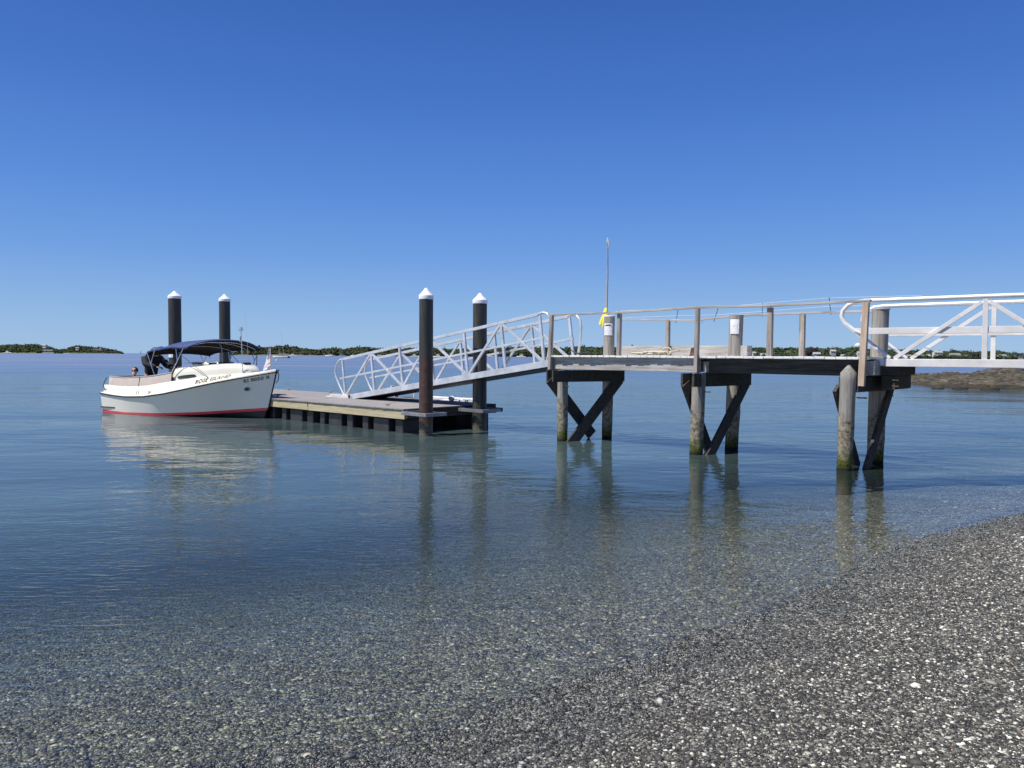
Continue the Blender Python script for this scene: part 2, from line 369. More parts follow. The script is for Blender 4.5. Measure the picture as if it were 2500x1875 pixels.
beach, _, _, _ = heightmesh('beach', xs, ys, ground_z, M['gravel'])
tag(beach, 'grey shingle beach sloping under clear shallow water')

# loose stones: one merged mesh with a grey level per stone
def pebbles(name, n, area, size, mat, seed, dens=None, lab=None, lift=0.25, land=True, flat=1.0):
    r = np.random.default_rng(seed)
    phi = (1+5**0.5)/2; iv = np.array([(-1,phi,0),(1,phi,0),(-1,-phi,0),(1,-phi,0),(0,-1,phi),(0,1,phi),(0,-1,-phi),(0,1,-phi),(phi,0,-1),(phi,0,1),(-phi,0,-1),(-phi,0,1)])/math.hypot(1,phi)
    it = np.array([(0,11,5),(0,5,1),(0,1,7),(0,7,10),(0,10,11),(1,5,9),(5,11,4),(11,10,2),(10,7,6),(7,1,8),(3,9,4),(3,4,2),(3,2,6),(3,6,8),(3,8,9),(4,9,5),(2,4,11),(6,2,10),(8,6,7),(9,8,1)])
    X = np.zeros(0); Y = np.zeros(0)
    while len(X) < n:
        D = area[0] + (area[1]-area[0])*r.random(n*2)**area[2]; x = (D+0.8)*((-0.85 + 2.05*r.random(n*2)) if land else (-1.05 + 1.9*r.random(n*2))); y = D
        d = sdist(x, y); k = (d > -0.06) if land else ((d < 0.02) & (r.random(len(d)) < np.clip(1.15+d/7.0, 0, 1))); X = np.r_[X, x[k]]; Y = np.r_[Y, y[k]]
    X = X[:n]; Y = Y[:n]; Z = ground_z(X, Y)
    s = size[0] + (size[1]-size[0])*r.random(n)**3.0
    ang = r.random(n)*6.283; a1 = s*(0.8+0.5*r.random(n)); a2 = s*(0.55+0.35*r.random(n)); a3 = s*(0.28+0.32*r.random(n))*flat
    v = np.repeat(iv[None], n, 0) * (1+0.22*(r.random((n, 12, 1))-0.5))
    v = v*np.stack([a1, a2, a3], -1)[:, None, :]
    tx = (r.random(n)-0.5)*0.9; cy, sy_ = np.cos(tx), np.sin(tx); y_ = v[..., 1]*cy[:, None]-v[..., 2]*sy_[:, None]; z_ = v[..., 1]*sy_[:, None]+v[..., 2]*cy[:, None]
    c, s_ = np.cos(ang)[:, None], np.sin(ang)[:, None]; x2 = v[..., 0]*c - y_*s_; y2 = v[..., 0]*s_ + y_*c
    P = np.stack([x2+X[:, None], y2+Y[:, None], z_+(Z+a3*lift)[:, None]], -1).reshape(-1, 3)
    F = (it[None]+np.arange(n)[:, None, None]*12).reshape(-1, 3)
    me = bpy.data.meshes.new(name); me.vertices.add(len(P)); me.vertices.foreach_set('co', P.ravel().astype(np.float32))
    me.loops.add(F.size); me.loops.foreach_set('vertex_index', F.ravel().astype(np.int32)); me.polygons.add(len(F))
    me.polygons.foreach_set('loop_start', np.arange(0, F.size, 3, dtype=np.int32)); me.polygons.foreach_set('loop_total', np.full(len(F), 3, np.int32))
    me.polygons.foreach_set('use_smooth', np.ones(len(F), bool)); me.update()
    at = me.attributes.new('tone', 'FLOAT', 'POINT'); at.data.foreach_set('value', np.repeat(r.random(n), 12).astype(np.float32))
    o = bpy.data.objects.new(name, me); COL.objects.link(o); me.materials.append(mat)
    return tag(o, lab, 'pebbles', kind='stuff')
def stone_mat(wet=False, light=1.0):
    m = NM("wet_stones" if wet else "dry_stones"); a = m.n('ShaderNodeAttribute'); a.attribute_name = 'tone'; co = m.coord()
    col = m.ramp(a.outputs['Fac'], [(0.0, (0.045, 0.048, 0.046)), (0.35, (0.08, 0.084, 0.078)), (0.62, (0.13, 0.135, 0.122)), (0.8, (0.21, 0.215, 0.185)), (0.92, (0.32, 0.32, 0.27)), (0.965, (0.5, 0.48, 0.41)), (0.993, (0.6, 0.58, 0.5))] if wet else [(0.0, (0.028, 0.028, 0.026)), (0.25, (0.055, 0.055, 0.050)), (0.46, (0.095, 0.094, 0.084)), (0.62, (0.16, 0.157, 0.138)), (0.735, (0.13, 0.09, 0.06)), (0.75, (0.25, 0.242, 0.205)), (0.86, (0.42, 0.405, 0.345)), (0.94, (0.70, 0.68, 0.59))], 'CONSTANT')
    col = m.mix(col, m.mix(col, (0.5, 0.5, 0.5), 1.0, 'MULTIPLY'), m.ramp(m.noise(co, 160, 3), [(0.45, 0), (0.7, 0.7)]))
    if not wet:
        ge = m.geo(); sp = m.n('ShaderNodeSeparateXYZ'); m.l(ge.outputs['Position'], sp.inputs[0])
        wz = m.maprange(m.math('ADD', sp.outputs[2], m.math('MULTIPLY', m.noise(co, 2.2, 4), -0.06)), 0.05, -0.01, 0, 1)
        col = m.mix(col, m.mix(m.mix(col, (0.30, 0.30, 0.28), 1.0, 'DARKEN'), (0.74, 0.76, 0.80), 1.0, 'MULTIPLY'), wz)
        col = m.mix(col, m.mix(col, (1.75, 1.74, 1.66), 1.0, 'MULTIPLY'), m.maprange(sp.outputs[2], 0.05, 0.42, 0, 1))   # bone dry higher up
        col = m.mix(col, m.mix(col, (0.78, 0.78, 0.79), 1.0, 'MULTIPLY'), m.ramp(m.noise(m.coord((0.9, 2.0, 1), rot=(0, 0, R(-40))), 1.0, 5, 0.6), [(0.42, 0), (0.62, 1)]))   # sorted bands of darker grit
        return m.pbr(col, m.maprange(wz, 0, 1, 0.62, 0.22), 0, m.bump(m.noise(co, 220, 3), 0.002), 0.5)
    return m.pbr(col, 0.3 if wet else 0.62, 0, m.bump(m.noise(co, 220, 3), 0.002), 0.5)
M['stone'] = stone_mat(); M['stonew'] = stone_mat(True)
NP = 1.0
pebbles('larger_stones', 420, (3.0, 11.0, 1.2), (0.012, 0.038), M['stone'], 14, lab='scattered larger flat stones lying among the small beach pebbles')
pebbles('beach_pebbles', int(330000*NP), (2.4, 13.0, 1.25), (0.0036, 0.015), M['stone'], 11, lab='dark and pale pebbles covering the dry beach at lower right')
pebbles('submerged_pebbles', int(56000*NP), (2.4, 17.0, 1.5), (0.006, 0.024), M['stonew'], 12, lab='pebbles seen through the clear shallow water', land=False, flat=0.6)

# ------------------------------------------------------------------ water
def water_mat():
    m = NM("sea_water"); co = m.coord(); co_w = m.coord((0.55, 1.0, 1.0), rot=(0, 0, R(-8)))
    def nz(c, s, d=2, r=0.5, dist=0.0): return m.noise(c, s, d, r, dist)
    b = m.bump(nz(co_w, 0.10, 2), 0.22, 1.0)
    b = m.bump(nz(co_w, 0.95, 2, 0.5, 0.5), 0.027, 1.0, b)
    b = m.bump(nz(co_w, 3.3, 2, 0.5, 0.6), 0.0085, 1.0, b)
    rip = m.coord((5.5, 16.0, 1.0), rot=(0, 0, R(-16)))
    gp = m.geo(); spp = m.n('ShaderNodeSeparateXYZ'); m.l(gp.outputs['Position'], spp.inputs[0])
    b = m.bump(m.math('MULTIPLY', nz(rip, 1.0, 2, 0.5, 0.5), m.maprange(spp.outputs[1], 6.0, 12.0, 1.0, 0.12)), 0.0105, 1.0, b)   # wavelets running in over the shallows
    b = m.bump(nz(co, 17.0, 1, 0.5, 0.3), 0.0007, 1.0, b)
    fr = m.n('ShaderNodeFresnel'); fr.inputs['IOR'].default_value = 1.37; m.l(b, fr.inputs['Normal'])
    ge = m.geo(); sp = m.n('ShaderNodeSeparateXYZ'); m.l(ge.outputs['Position'], sp.inputs[0])
    wind = m.noise(m.coord((0.012, 0.055, 1.0)), 1.0, 4, 0.6)              # wind lanes off shore
    rg_ = m.math('MULTIPLY', m.maprange(sp.outputs[1], 14, 110, 0.0, 1.0), m.maprange(wind, 0.35, 0.65, 0.16, 0.34))
    gl = m.n('ShaderNodeBsdfGlossy'); m.l(m.math('ADD', rg_, 0.02), gl.inputs['Roughness']); m.l(b, gl.inputs['Normal'])
    at = m.n('ShaderNodeAttribute'); at.attribute_name = 'depth'; dep = at.outputs['Fac']
    tr = m.n('ShaderNodeBsdfTransparent'); m.l(m.ramp(m.maprange(dep, 0.0, 1.6, 0, 1), [(0, (0.98, 0.99, 0.98)), (0.5, (0.72, 0.85, 0.82)), (1.0, (0.42, 0.60, 0.60))]), tr.inputs[0])
    body = m.n('ShaderNodeBsdfDiffuse'); body.inputs[0].default_value = (0.062, 0.095, 0.099, 1)
    mu = m.n('ShaderNodeMixShader'); m.l(m.maprange(dep, 0.04, 1.05, 0, 0.97, True), mu.inputs[0]); m.l(tr.outputs[0], mu.inputs[1]); m.l(body.outputs[0], mu.inputs[2])
    mx = m.n('ShaderNodeMixShader'); m.l(fr.outputs[0], mx.inputs[0]); m.l(mu.outputs[0], mx.inputs[1]); m.l(gl.outputs[0], mx.inputs[2])
    m.l(mx.outputs[0], m.out.inputs[0]); return m.m
M['water'] = water_mat()
xs = axis(-14000, 14000, -25, 20, 0.5); ys = axis(-10, 14000, 1, 40, 0.5)
water, WX, WY, _ = heightmesh('water', xs, ys, lambda X, Y: X*0, M['water'])
dep = np.maximum(0, -ground_z(WX, WY)).ravel().astype(np.float32)
at = water.data.attributes.new('depth', 'FLOAT', 'POINT'); at.data.foreach_set('value', dep)
tag(water, 'calm blue sea, clear over the shingle near shore')
#@@PART2
# ------------------------------------------------------------------ mooring piles
def wpile(name, F, x, y, r, ztop, cap=True, rust=False, lab='', grp=None, lean=(0, 0)):
    p = W(F, x, y); t = empty(name, (p.x, p.y, -2.5)); tag(t, lab, 'piling', grp)
    mb = MB(); n = 12; H0 = ztop - 0.245 + 2.5
    prof = [(r*(1 + 0.006*math.sin(i*2.1)), H0*i/n) for i in range(n+1)]
    mb.lathe((0, 0, 0), prof, 28); mb.build('sleeve', M['rpile' if rust else 'dpile'], t)
    c = MB(); rc = r*1.045
    c.lathe((0, 0, H0), [(rc, -0.02), (rc*1.02, 0.0), (rc*1.02, 0.065), (rc*0.985, 0.078), (rc*0.5, 0.165), (0.03, 0.245), (0.008, 0.25)], 28, smooth=False)
    o = c.build('cone_cap', M['cap'], t)
    return t
P1 = wpile('mooring_pile', DF, 0.57, 0.19, 0.165, 3.46, rust=True, lab='black capped pile with a rusty brown lower half in front of the gangway', grp='capped mooring piles at the float')
P2 = wpile('mooring_pile', DF, 0.50, 2.03, 0.178, 3.46, lab='black capped pile standing behind the gangway at the right end of the float', grp='capped mooring piles at the float')
P3 = wpile('mooring_pile', DF, -12.67, 0.02, 0.213, 4.07, lab='leftmost black capped pile rising behind the boat canopy with a white notice on it', grp='capped mooring piles at the float')
P4 = wpile('mooring_pile', DF, -12.63, 1.83, 0.197, 4.07, lab='black capped pile rising behind the front half of the boat canopy', grp='capped mooring piles at the float')

def notice(name, F, x, y, z, w, h, r, lab, angc, lines=7, head=None, rows=True):
    """sheet of paper bent round a pile: angc = local angle of its centre, r = pile radius"""
    c = W(F, x, y, z); t = empty(name, c, F[3]); tag(t, lab, 'notice', 'paper notices stapled to the piles')
    def sheet(a0, a1, z0, z1, rr, n=8):
        mb = MB(); mb.grid([[(rr*math.cos(a0+(a1-a0)*i/n), rr*math.sin(a0+(a1-a0)*i/n), zz) for i in range(n+1)] for zz in (z0, z1)]); return mb
    ha = w/2/r; sheet(angc-ha, angc+ha, 0, h, r+0.006).build('paper', M['blank' if lines < 3 else 'paper'], t)
    ink = MB()
    if head:
        ink.grid([[((r+0.009)*math.cos(angc+ha*q), (r+0.009)*math.sin(angc+ha*q), h*zz(q)) for q in [i/4-0.75 for i in range(7)]] for zz in (lambda q: 0.80-0.03*abs(q), lambda q: 0.90-0.09*q*q)])
        ink.build('emblem', M['inkb'], t)
    return t
def face_ang(F, off=0.0): return R(-90) - F[3] + off      # local angle looking straight back at -Y world

# ------------------------------------------------------------------ fixed pier
pier = empty('pier', PF[0], PF[3]); tag(pier, 'weathered grey timber pier on six piles with a plank deck and rails', 'pier')
def rpile(x, y, r, z1, pointed=False, lean=(0, 0), seed=0):
    mb = MB(); n = 26; zb = -1.6; rg = random.Random(seed); rows = []
    for i in range(n+1):
        z = zb + (z1-zb)*i/n; f = 1.0 + 0.02*math.sin(z*2.3+seed) + 0.012*math.sin(z*7+seed*3)
        if pointed and z > z1-0.16: f *= max(0.12, 1-((z-(z1-0.16))/0.16)**2*0.88)
        if z < 0.75: f *= 1 - 0.05*min(1, (0.75-z)*2)
        rows.append((r*f, z))
    def jit(a, z): return 0.022*mnoise.noise(Vector((math.cos(a)*1.6, math.sin(a)*1.6, z*1.1+seed*9))) + (0.06*mnoise.noise(Vector((math.cos(a)*3, math.sin(a)*3, z*4+seed))) if z < 0.9 else 0)
    vs0 = len(mb.v); mb.lathe((0, 0, 0), rows, 26, jit=jit)
    mb.v = [(v[0]+x+lean[0]*(v[2]-0.9), y+v[1]+lean[1]*(v[2]-0.9), v[2]) for v in mb.v]
    return mb.build('pile', M['pile'], pier)
rpile(0.02, 0.02, 0.120, 1.58, seed=1); rpile(3.36, -0.03, 0.132, 1.58, lean=(0.025, 0), seed=2); rpile(6.19, -0.20, 0.128, 1.77, True, (0.022, 0), 3)
rpile(0.42, 1.2, 0.125, 2.80, seed=4, lean=(0.014, 0)); rpile(3.50, 1.2, 0.140, 2.74, seed=5, lean=(0.022, 0)); rpile(6.26, 1.2, 0.145, 2.76, seed=6, lean=(0.012, 0))
o = MB().lathe((6.26+0.03, 1.2, 2.75), [(0.15, 0), (0.155, 0.01), (0.155, 0.025), (0.0, 0.03)], 20).build('pile_cap', M['grey'], pier)
o = MB().lathe((0.44, 1.2, 2.79), [(0.125, 0), (0.13, 0.01), (0.13, 0.03), (0.0, 0.035)], 20).build('pile_cap', M['cap'], pier)
# cap beams across each bent
for x0, x1, ze in ((-0.16, 0.42, 1.57), (3.18, 3.5, 1.57), (6.02, 6.26, 1.57)):
    for s in (-1, 1):
        r = 0.145
        d = Vector((x1-x0, 1.2, 0)).normalized(); q = Vector((d.y, -d.x, 0))*s*r
        a = Vector((x0+0.16, -0.02, 0)) + q - d*0.28; b = Vector((x1+0.0, 1.2, 0)) + q + d*0.34
        if x0 > 6: a = Vector((x0+0.2, -0.05, 0)) + q - d*0.12
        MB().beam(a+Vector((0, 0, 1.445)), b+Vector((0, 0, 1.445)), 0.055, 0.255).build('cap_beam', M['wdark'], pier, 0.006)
# cross braces between the piles of each bent
for i, (xa, xb) in enumerate(((0.02, 0.42), (3.36, 3.5), (6.19, 6.26))):
    d = Vector((xb-xa, 1.2, 0)).normalized(); q = Vector((d.y, -d.x, 0))
    s1, s2 = ((1.12, 1.07), (1.62, 1.10), (1.45, 1.25))[i]; L1 = (1.16, 1.0, 1.1)[i]; L2 = (1.36, 1.36, 1.2)[i]
    A0 = Vector((xa, -0.02, 0)); B0 = Vector((xb, 1.22, 0))
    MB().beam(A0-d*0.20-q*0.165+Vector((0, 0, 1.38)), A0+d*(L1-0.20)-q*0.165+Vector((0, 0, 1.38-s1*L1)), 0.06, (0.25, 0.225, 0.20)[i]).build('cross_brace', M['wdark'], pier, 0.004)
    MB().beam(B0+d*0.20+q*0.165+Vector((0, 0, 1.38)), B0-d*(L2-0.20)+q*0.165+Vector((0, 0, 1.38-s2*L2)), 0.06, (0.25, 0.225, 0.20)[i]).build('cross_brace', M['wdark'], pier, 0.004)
    for p_, s in ((A0, 1), (B0, 1)):
        MB().tube([p_+q*0.10+Vector((0, 0, 1.22)), p_+q*0.27+Vector((0, 0, 1.22))], 0.012, 6).lathe((p_+q*0.24)[:2]+(1.22-0.012,), [(0.02, 0), (0.02, 0.024)], 6).build('bolt', M['rust'], pier)
# stringers / fascia
MB().beam((-0.27, -0.055, 1.735), (3.42, -0.055, 1.725), 0.05, 0.27).build('fascia_beam', M['wx'], pier, 0.006)
MB().box(-0.27, -0.12, -0.10, -0.081, 1.60, 1.86).build('fascia_patch', M['wz'], pier)
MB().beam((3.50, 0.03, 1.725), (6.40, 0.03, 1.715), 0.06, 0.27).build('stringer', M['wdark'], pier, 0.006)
MB().box(3.46, 3.60, 0.065, 0.12, 1.585, 1.80).build('beam_end', M['wy'], pier, 0.004)
MB().box(3.452, 3.575, -0.03, -0.003, 1.60, 1.80).build('beam_end', M['wz'], pier, 0.004)
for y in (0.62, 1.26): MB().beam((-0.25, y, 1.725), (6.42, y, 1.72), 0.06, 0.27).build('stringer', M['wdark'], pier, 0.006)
# deck planks (one part, slightly uneven boards)
rg = random.Random(3); mb = MB(); x = -0.26
while x < 6.36:
    w = 0.182 if x > 3.4 else 0.150
    if 3.33 < x < 3.40: x = 3.47
    e0 = -0.165+rg.uniform(-0.018, 0.012); e1 = 1.40+rg.uniform(-0.02, 0.02); z = 1.866+rg.uniform(-0.003, 0.004)
    mb.box(x, min(x+w-0.008, 6.38), e0, e1, z, z+0.040); x += w
mb.build('deck', M['wplank'], pier, 0.004)
MB().box(3.335, 3.455, -0.10, 0.5, 1.84, 1.862).build('joint_board', M['wy'], pier)
# hinge block at the shore end
MB().box(6.42, 6.56, -0.02, 1.45, 1.60, 1.835).build('end_beam', M['wy'], pier, 0.006)
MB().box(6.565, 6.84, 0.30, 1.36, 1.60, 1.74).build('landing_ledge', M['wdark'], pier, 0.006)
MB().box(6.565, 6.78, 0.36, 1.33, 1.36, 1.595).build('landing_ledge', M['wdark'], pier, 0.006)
for z in (1.42, 1.52): MB().tube([(6.78, 0.2, z), (6.88, 0.2, z)], 0.014, 6).build('bolt', M['rust'], pier)
# rail posts
def post(x, y, z0, z1, mat='wz', w=0.075, d=0.085, lean=0.0):
    MB().beam((x, y, z0), (x+lean*(z1-z0), y, z1), d, w, upv=(1, 0, 0)).build('rail_post', M[mat], pier, 0.005)
post(-0.205, -0.155, 1.585, 2.79, lean=0.03); post(3.38, -0.155, 1.585, 2.81, lean=0.01); post(6.40, -0.155, 1.42, 2.80, 'wtan', w=0.10, lean=0.035)
post(1.575, -0.10, 1.905, 2.77, lean=0.01); post(4.80, -0.10, 1.905, 2.78, w=0.095); post(4.84, 1.32, 1.905, 2.72, w=0.10); post(1.9, 1.32, 1.905, 2.70, w=0.08)
# hand rails
MB().beam((-0.26, -0.15, 2.805), (1.45, -0.15, 2.79), 0.085, 0.038).build('hand_rail', M['wx'], pier, 0.004)
MB().beam((1.452, -0.15, 2.79), (3.40, -0.15, 2.835), 0.09, 0.042).build('hand_rail', M['wx'], pier, 0.004)
MB().beam((3.402, -0.15, 2.835), (4.84, -0.15, 2.81), 0.09, 0.042).build('hand_rail', M['wx'], pier, 0.004)
MB().beam((4.842, -0.15, 2.812), (6.52, -0.15, 2.832), 0.09, 0.040).build('hand_rail', M['wx'], pier, 0.004)
for a, b in (((0.62, 2.735), (1.6, 2.70)), ((1.6, 2.70), (2.5, 2.67)), ((2.5, 2.67), (3.5, 2.735)), ((3.5, 2.735), (4.85, 2.745)), ((4.85, 2.745), (6.3, 2.74))):
    MB().beam((a[0], 1.33, a[1]), (b[0]+0.002, 1.33, b[1]), 0.085, 0.038).build('hand_rail', M['wx'], pier, 0.004)
# kick board on the far side
MB().box(0.66, 3.80, 1.36, 1.40, 1.91, 2.125).build('kick_board', M['wx'], pier, 0.004)
MB().box(3.56, 3.80, 1.16, 1.355, 1.912, 2.12).build('kick_block', M['wy'], pier, 0.006)

# bird wire: thin rods and cords along the far rail
bw = empty('bird_wire', W(PF, 0, 0, 0), PF[3]); tag(bw, 'pale cords strung between thin rods above the far pier rail', 'wire')
rods = [(0.55, 2.68, 2.95, 0.03), (2.05, 2.62, 2.95, 0.06), (2.95, 2.62, 2.94, 0.10), (4.0, 2.70, 2.98, 0.0), (5.35, 2.70, 3.03, -0.04)]
for x, z0, z1, l in rods: MB().tube([(x, 1.39, z0), (x+l, 1.39, z1)], 0.006, 6).build('rod', M['black'], bw)
for k, dz in ((0, 0.0), (1, -0.16)):
    pts = [(0.5, 1.39, 2.93+dz)] + [(x+l, 1.39, z1-0.01+dz) for x, z0, z1, l in rods[1:]] + [(6.9, 1.39, 2.99+dz)]
    MB().tube(pts, 0.0035, 5).build('cord', M['line'], bw)
MB().tube([(2.70+0.035*math.cos(a), 1.30, 2.63+0.035*math.sin(a)) for a in [i*0.6 for i in range(12)]], 0.006, 5).build('hook', M['galv'], bw)

# tall stick with yellow gloves
st = empty('marker_stick', W(PF, 0.28, 1.33, 0), PF[3]); tag(st, 'tall thin grey stick lashed upright to the pier pile', 'stick')
MB().tube([(0, 0, 2.0), (0.0, 0, 3.1), (0.012, 0, 3.8), (0.0, 0, 4.52)], [0.022, 0.021, 0.019, 0.015], 8).build('stick', M['wz'], st)
MB().tube([(0.0, 0, 4.50), (-0.02, 0, 4.56), (0.0, 0, 4.62), (0.035, 0, 4.45), (0.02, 0, 4.40)], 0.011, 6).build('lashing', M['rope'], st)
MB().tube([(-0.03, -0.03, 3.10), (0.02, 0.01, 3.06), (-0.02, -0.02, 3.0), (0.02, 0.0, 2.95)], 0.009, 6).build('lashing', M['line'], st)
gl = empty('rubber_gloves', W(PF, 0.28, 1.33, 0), PF[3]); tag(gl, 'bright yellow rubber gloves tied to the tall stick', 'gloves')
def blob(pts, rads, flat=0.6):
    mb = MB(); mb.tube(pts, rads, 10); return mb
blob([(0.0, -0.03, 3.00), (0.01, -0.05, 2.93), (-0.03, -0.07, 2.82), (-0.07, -0.07, 2.72), (-0.11, -0.08, 2.62)], [0.03, 0.055, 0.045, 0.06, 0.05]).build('glove', M['yellow'], gl)
blob([(0.01, -0.04, 2.96), (0.035, -0.05, 2.86), (0.0, -0.08, 2.76), (-0.01, -0.09, 2.64), (-0.03, -0.09, 2.56)], [0.03, 0.05, 0.045, 0.05, 0.03]).build('glove', M['yellow'], gl)

notice('notice', PF, 0.42+0.024, 1.2, 2.37, 0.20, 0.27, 0.128, 'white notice with a black emblem on the pile below the yellow gloves', face_ang(PF, R(-20)), 6, head=True)
notice('notice', PF, 3.50+0.035, 1.2, 2.36, 0.18, 0.29, 0.145, 'plain printed white notice on the leaning pile behind the middle of the pier', face_ang(PF, R(-28)), 9)
notice('notice', DF, -12.67, 0.02, 1.755, 0.20, 0.28, 0.216, 'blank white notice on the pile below the boat canopy', face_ang(DF, R(-22)), 2)

# things lying on the deck
rp = empty('rope_heap', W(PF, 1.9, 0.5, 1.912), PF[3]); tag(rp, 'heap of cream rope lying loose on the pier deck', 'rope')
rr = random.Random(9); pts = []
for i in range(90):
    a = i*0.55; pts.append((0.36*math.cos(a*0.83)*rr.uniform(0.7, 1.1)+0.0035*i, 0.14*math.sin(a)+rr.uniform(-0.02, 0.02), 0.018+0.05*abs(math.sin(i*0.21))*rr.random()+0.0005*i))
MB().tube(pts, 0.013, 6).build('rope_coil', M['rope'], rp)
MB().tube([(0.45+0.1*math.cos(a), 0.02, 0.09+0.075*math.sin(a)) for a in [i*0.35-1.2 for i in range(16)]], 0.013, 6).build('rope_loop', M['rope'], rp)
bk = empty('rusty_cone', W(PF, 2.93, 0.55, 1.912), PF[3]); tag(bk, 'small rusty brown cone standing on the pier deck by the middle post', 'cone')
MB().lathe((0, 0, 0), [(0.085, 0), (0.085, 0.012), (0.068, 0.016), (0.045, 0.145), (0.048, 0.155), (0.036, 0.157)], 18).build('cone_body', M['rust'], bk)
MB().lathe((0, 0, 0.157), [(0.022, 0), (0.016, 0.01)], 10).build('cone_top', M['black'], bk)
dw = empty('driftwood_branch', W(PF, 0.42, 0.15, 1.912), PF[3]); tag(dw, 'thin dark driftwood branch on the end of the pier deck', 'driftwood')
MB().tube([(-0.36, 0.1, 0.12), (-0.22, 0.06, 0.05), (-0.05, 0, 0.035), (0.14, 0.0, 0.05), (0.33, -0.05, 0.11)], [0.008, 0.014, 0.02, 0.016, 0.006], 7).build('branch', M['wdark'], dw)
MB().tube([(0.05, 0, 0.045), (0.16, 0.05, 0.07), (0.2, 0.1, 0.02)], [0.014, 0.01, 0.004], 6).build('twig', M['wdark'], dw)

# ------------------------------------------------------------------ gangway down to the float
SL = math.atan(0.1408)
gw = empty('gangway', W(GF, -8.1, 0, 0.69), GF[3]); tag(gw, 'long silver aluminium truss gangway sloping down to the floating dock', 'gangway')
def G(s, y, t): return (s*math.cos(SL)-t*math.sin(SL), y, s*math.sin(SL)+t*math.cos(SL))
GLN = 7.84; ns = [0.0, 1.42, 2.70, 3.98, 5.28, 6.58, 7.80]
GWD = 1.08
for y in (0.0, GWD):
    sg = -1 if y == 0 else 1
    MB().beam(G(-0.05, y, -0.075), G(GLN+0.1, y, -0.075), 0.06, 0.15).build('bottom_beam', M['alu'], gw, 0.004)
    MB().beam(G(-0.02, y, 1.07), G(GLN-0.08, y, 1.07), 0.055, 0.075).build('top_rail', M['alu'], gw, 0.006)
    MB().beam(G(-0.20, y-sg*0.001, 0.52), G(GLN+0.02, y-sg*0.001, 0.52), 0.04, 0.05).build('mid_rail', M['alu'], gw, 0.004)
    for s in ns: MB().beam(G(s, y, 0.001), G(s, y, 1.03), 0.05, 0.07, upv=(1, 0, 0)).build('post', M['alu'], gw, 0.004)
    for i in range(6):
        a, b = (0.0, 1.03) if i % 2 == 0 else (1.03, 0.0)
        off = 0.0
        MB().beam(G(ns[i]+0.05, y+sg*0.002, a), G(ns[i+1]-0.05, y+sg*0.002, b), 0.044, 0.065, upv=(0, 0, 1)).build('diagonal', M['alu'], gw, 0.004)
    lo = [(-0.02, 1.07), (-0.12, 1.07), (-0.25, 1.02), (-0.36, 0.90), (-0.42, 0.75), (-0.40, 0.60), (-0.25, 0.30), (-0.06, 0.0)]
    MB().tube([G(a, y, b) for a, b in lo], 0.030, 10).build('end_loop', M['alu'], gw)
    hi = [(GLN-0.10, 1.07), (GLN+0.06, 1.09), (GLN+0.18, 1.05), (GLN+0.27, 0.93), (GLN+0.28, 0.74), (GLN+0.20, 0.40), (GLN+0.06, 0.0)]
    MB().tube([G(a, y, b) for a, b in hi], 0.030, 10).build('end_loop', M['alu'], gw)
mb = MB()
for i in range(26): 
    s = 0.1+i*0.305; mb.beam(G(s, 0.032, -0.09), G(s, GWD-0.032, -0.09), 0.05, 0.10)
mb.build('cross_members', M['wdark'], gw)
MB().beam(G(0, GWD/2, -0.022), G(GLN, GWD/2, -0.022), GWD-0.066, 0.03).build('walkway', M['galv'], gw)
MB().beam(G(0, GWD/2, -0.158), G(GLN, GWD/2, -0.158), GWD-0.1, 0.012).build('underside', M['black'], gw)
MB().box(-0.95, 0.38, -0.06, GWD+0.06, -0.085, -0.055).build('landing_plate', M['aluw'], gw, 0.004)
for y in (-0.03, GWD+0.03):
    MB().box(-0.72, 0.36, y-0.03, y+0.03, -0.05, 0.012).build('wheel_guide', M['aluw'], gw, 0.004)
    MB().lathe((0.30, 0, 0), [(0.045, -0.03), (0.045, 0.03)], 14)
    w = MB().tube([(0.28, y-0.045, -0.02), (0.28, y+0.045, -0.02)], 0.05, 14).build('roller', M['black'], gw)

# ------------------------------------------------------------------ floating dock
dk = empty('floating_dock', W(DF, 0, 0, 0), DF[3]); tag(dk, 'low floating wooden dock with a yellow timber side and black floats', 'floating dock')
DL, DW = -12.2, 3.15
mb = MB(); x = DL; rg = random.Random(8)
while x < -0.02:
    mb.box(x, min(x+0.138, -0.005), -0.03+rg.uniform(-0.004, 0.004), DW, 0.572+rg.uniform(-0.002, 0.002), 0.602); x += 0.142
mb.build('deck', M['dockplank'], dk, 0.002)
MB().box(-4.18, -0.002, 0.0, 0.045, 0.35, 0.562).build('side_board', M['newwood'], dk, 0.004)
MB().box(DL, -4.20, 0.0, 0.045, 0.355, 0.562).build('side_board', M['newwood'], dk, 0.004)
MB().box(-4.206, -4.176, -0.01, -0.002, 0.47, 0.56).build('bracket', M['black'], dk)
MB().box(DL, -0.005, DW-0.05, DW-0.005, 0.35, 0.562).build('side_board', M['newwood'], dk, 0.004)
for xx in (0.002, DL-0.05): MB().box(xx, xx+0.045, 0.05, DW-0.055, 0.36, 0.59).build('end_board', M['wdark'], dk, 0.004)
for y in (0.8, 1.6, 2.4): MB().box(DL+0.01, -0.06, y, y+0.05, 0.36, 0.565).build('joist', M['wdark'], dk)
x = -0.18; k = 0
while x > DL+0.5:
    w = (0.30, 0.62, 0.24, 0.26, 0.60, 0.22)[k % 6]
    for y0 in (0.10, DW-0.75):
        MB().box(x-w, x, y0, y0+0.65, -0.2, 0.335).build('float', M['float'], dk, 0.03)
    x -= w + (0.26, 0.22, 0.42, 0.24, 0.20, 0.34)[k % 6]; k += 1
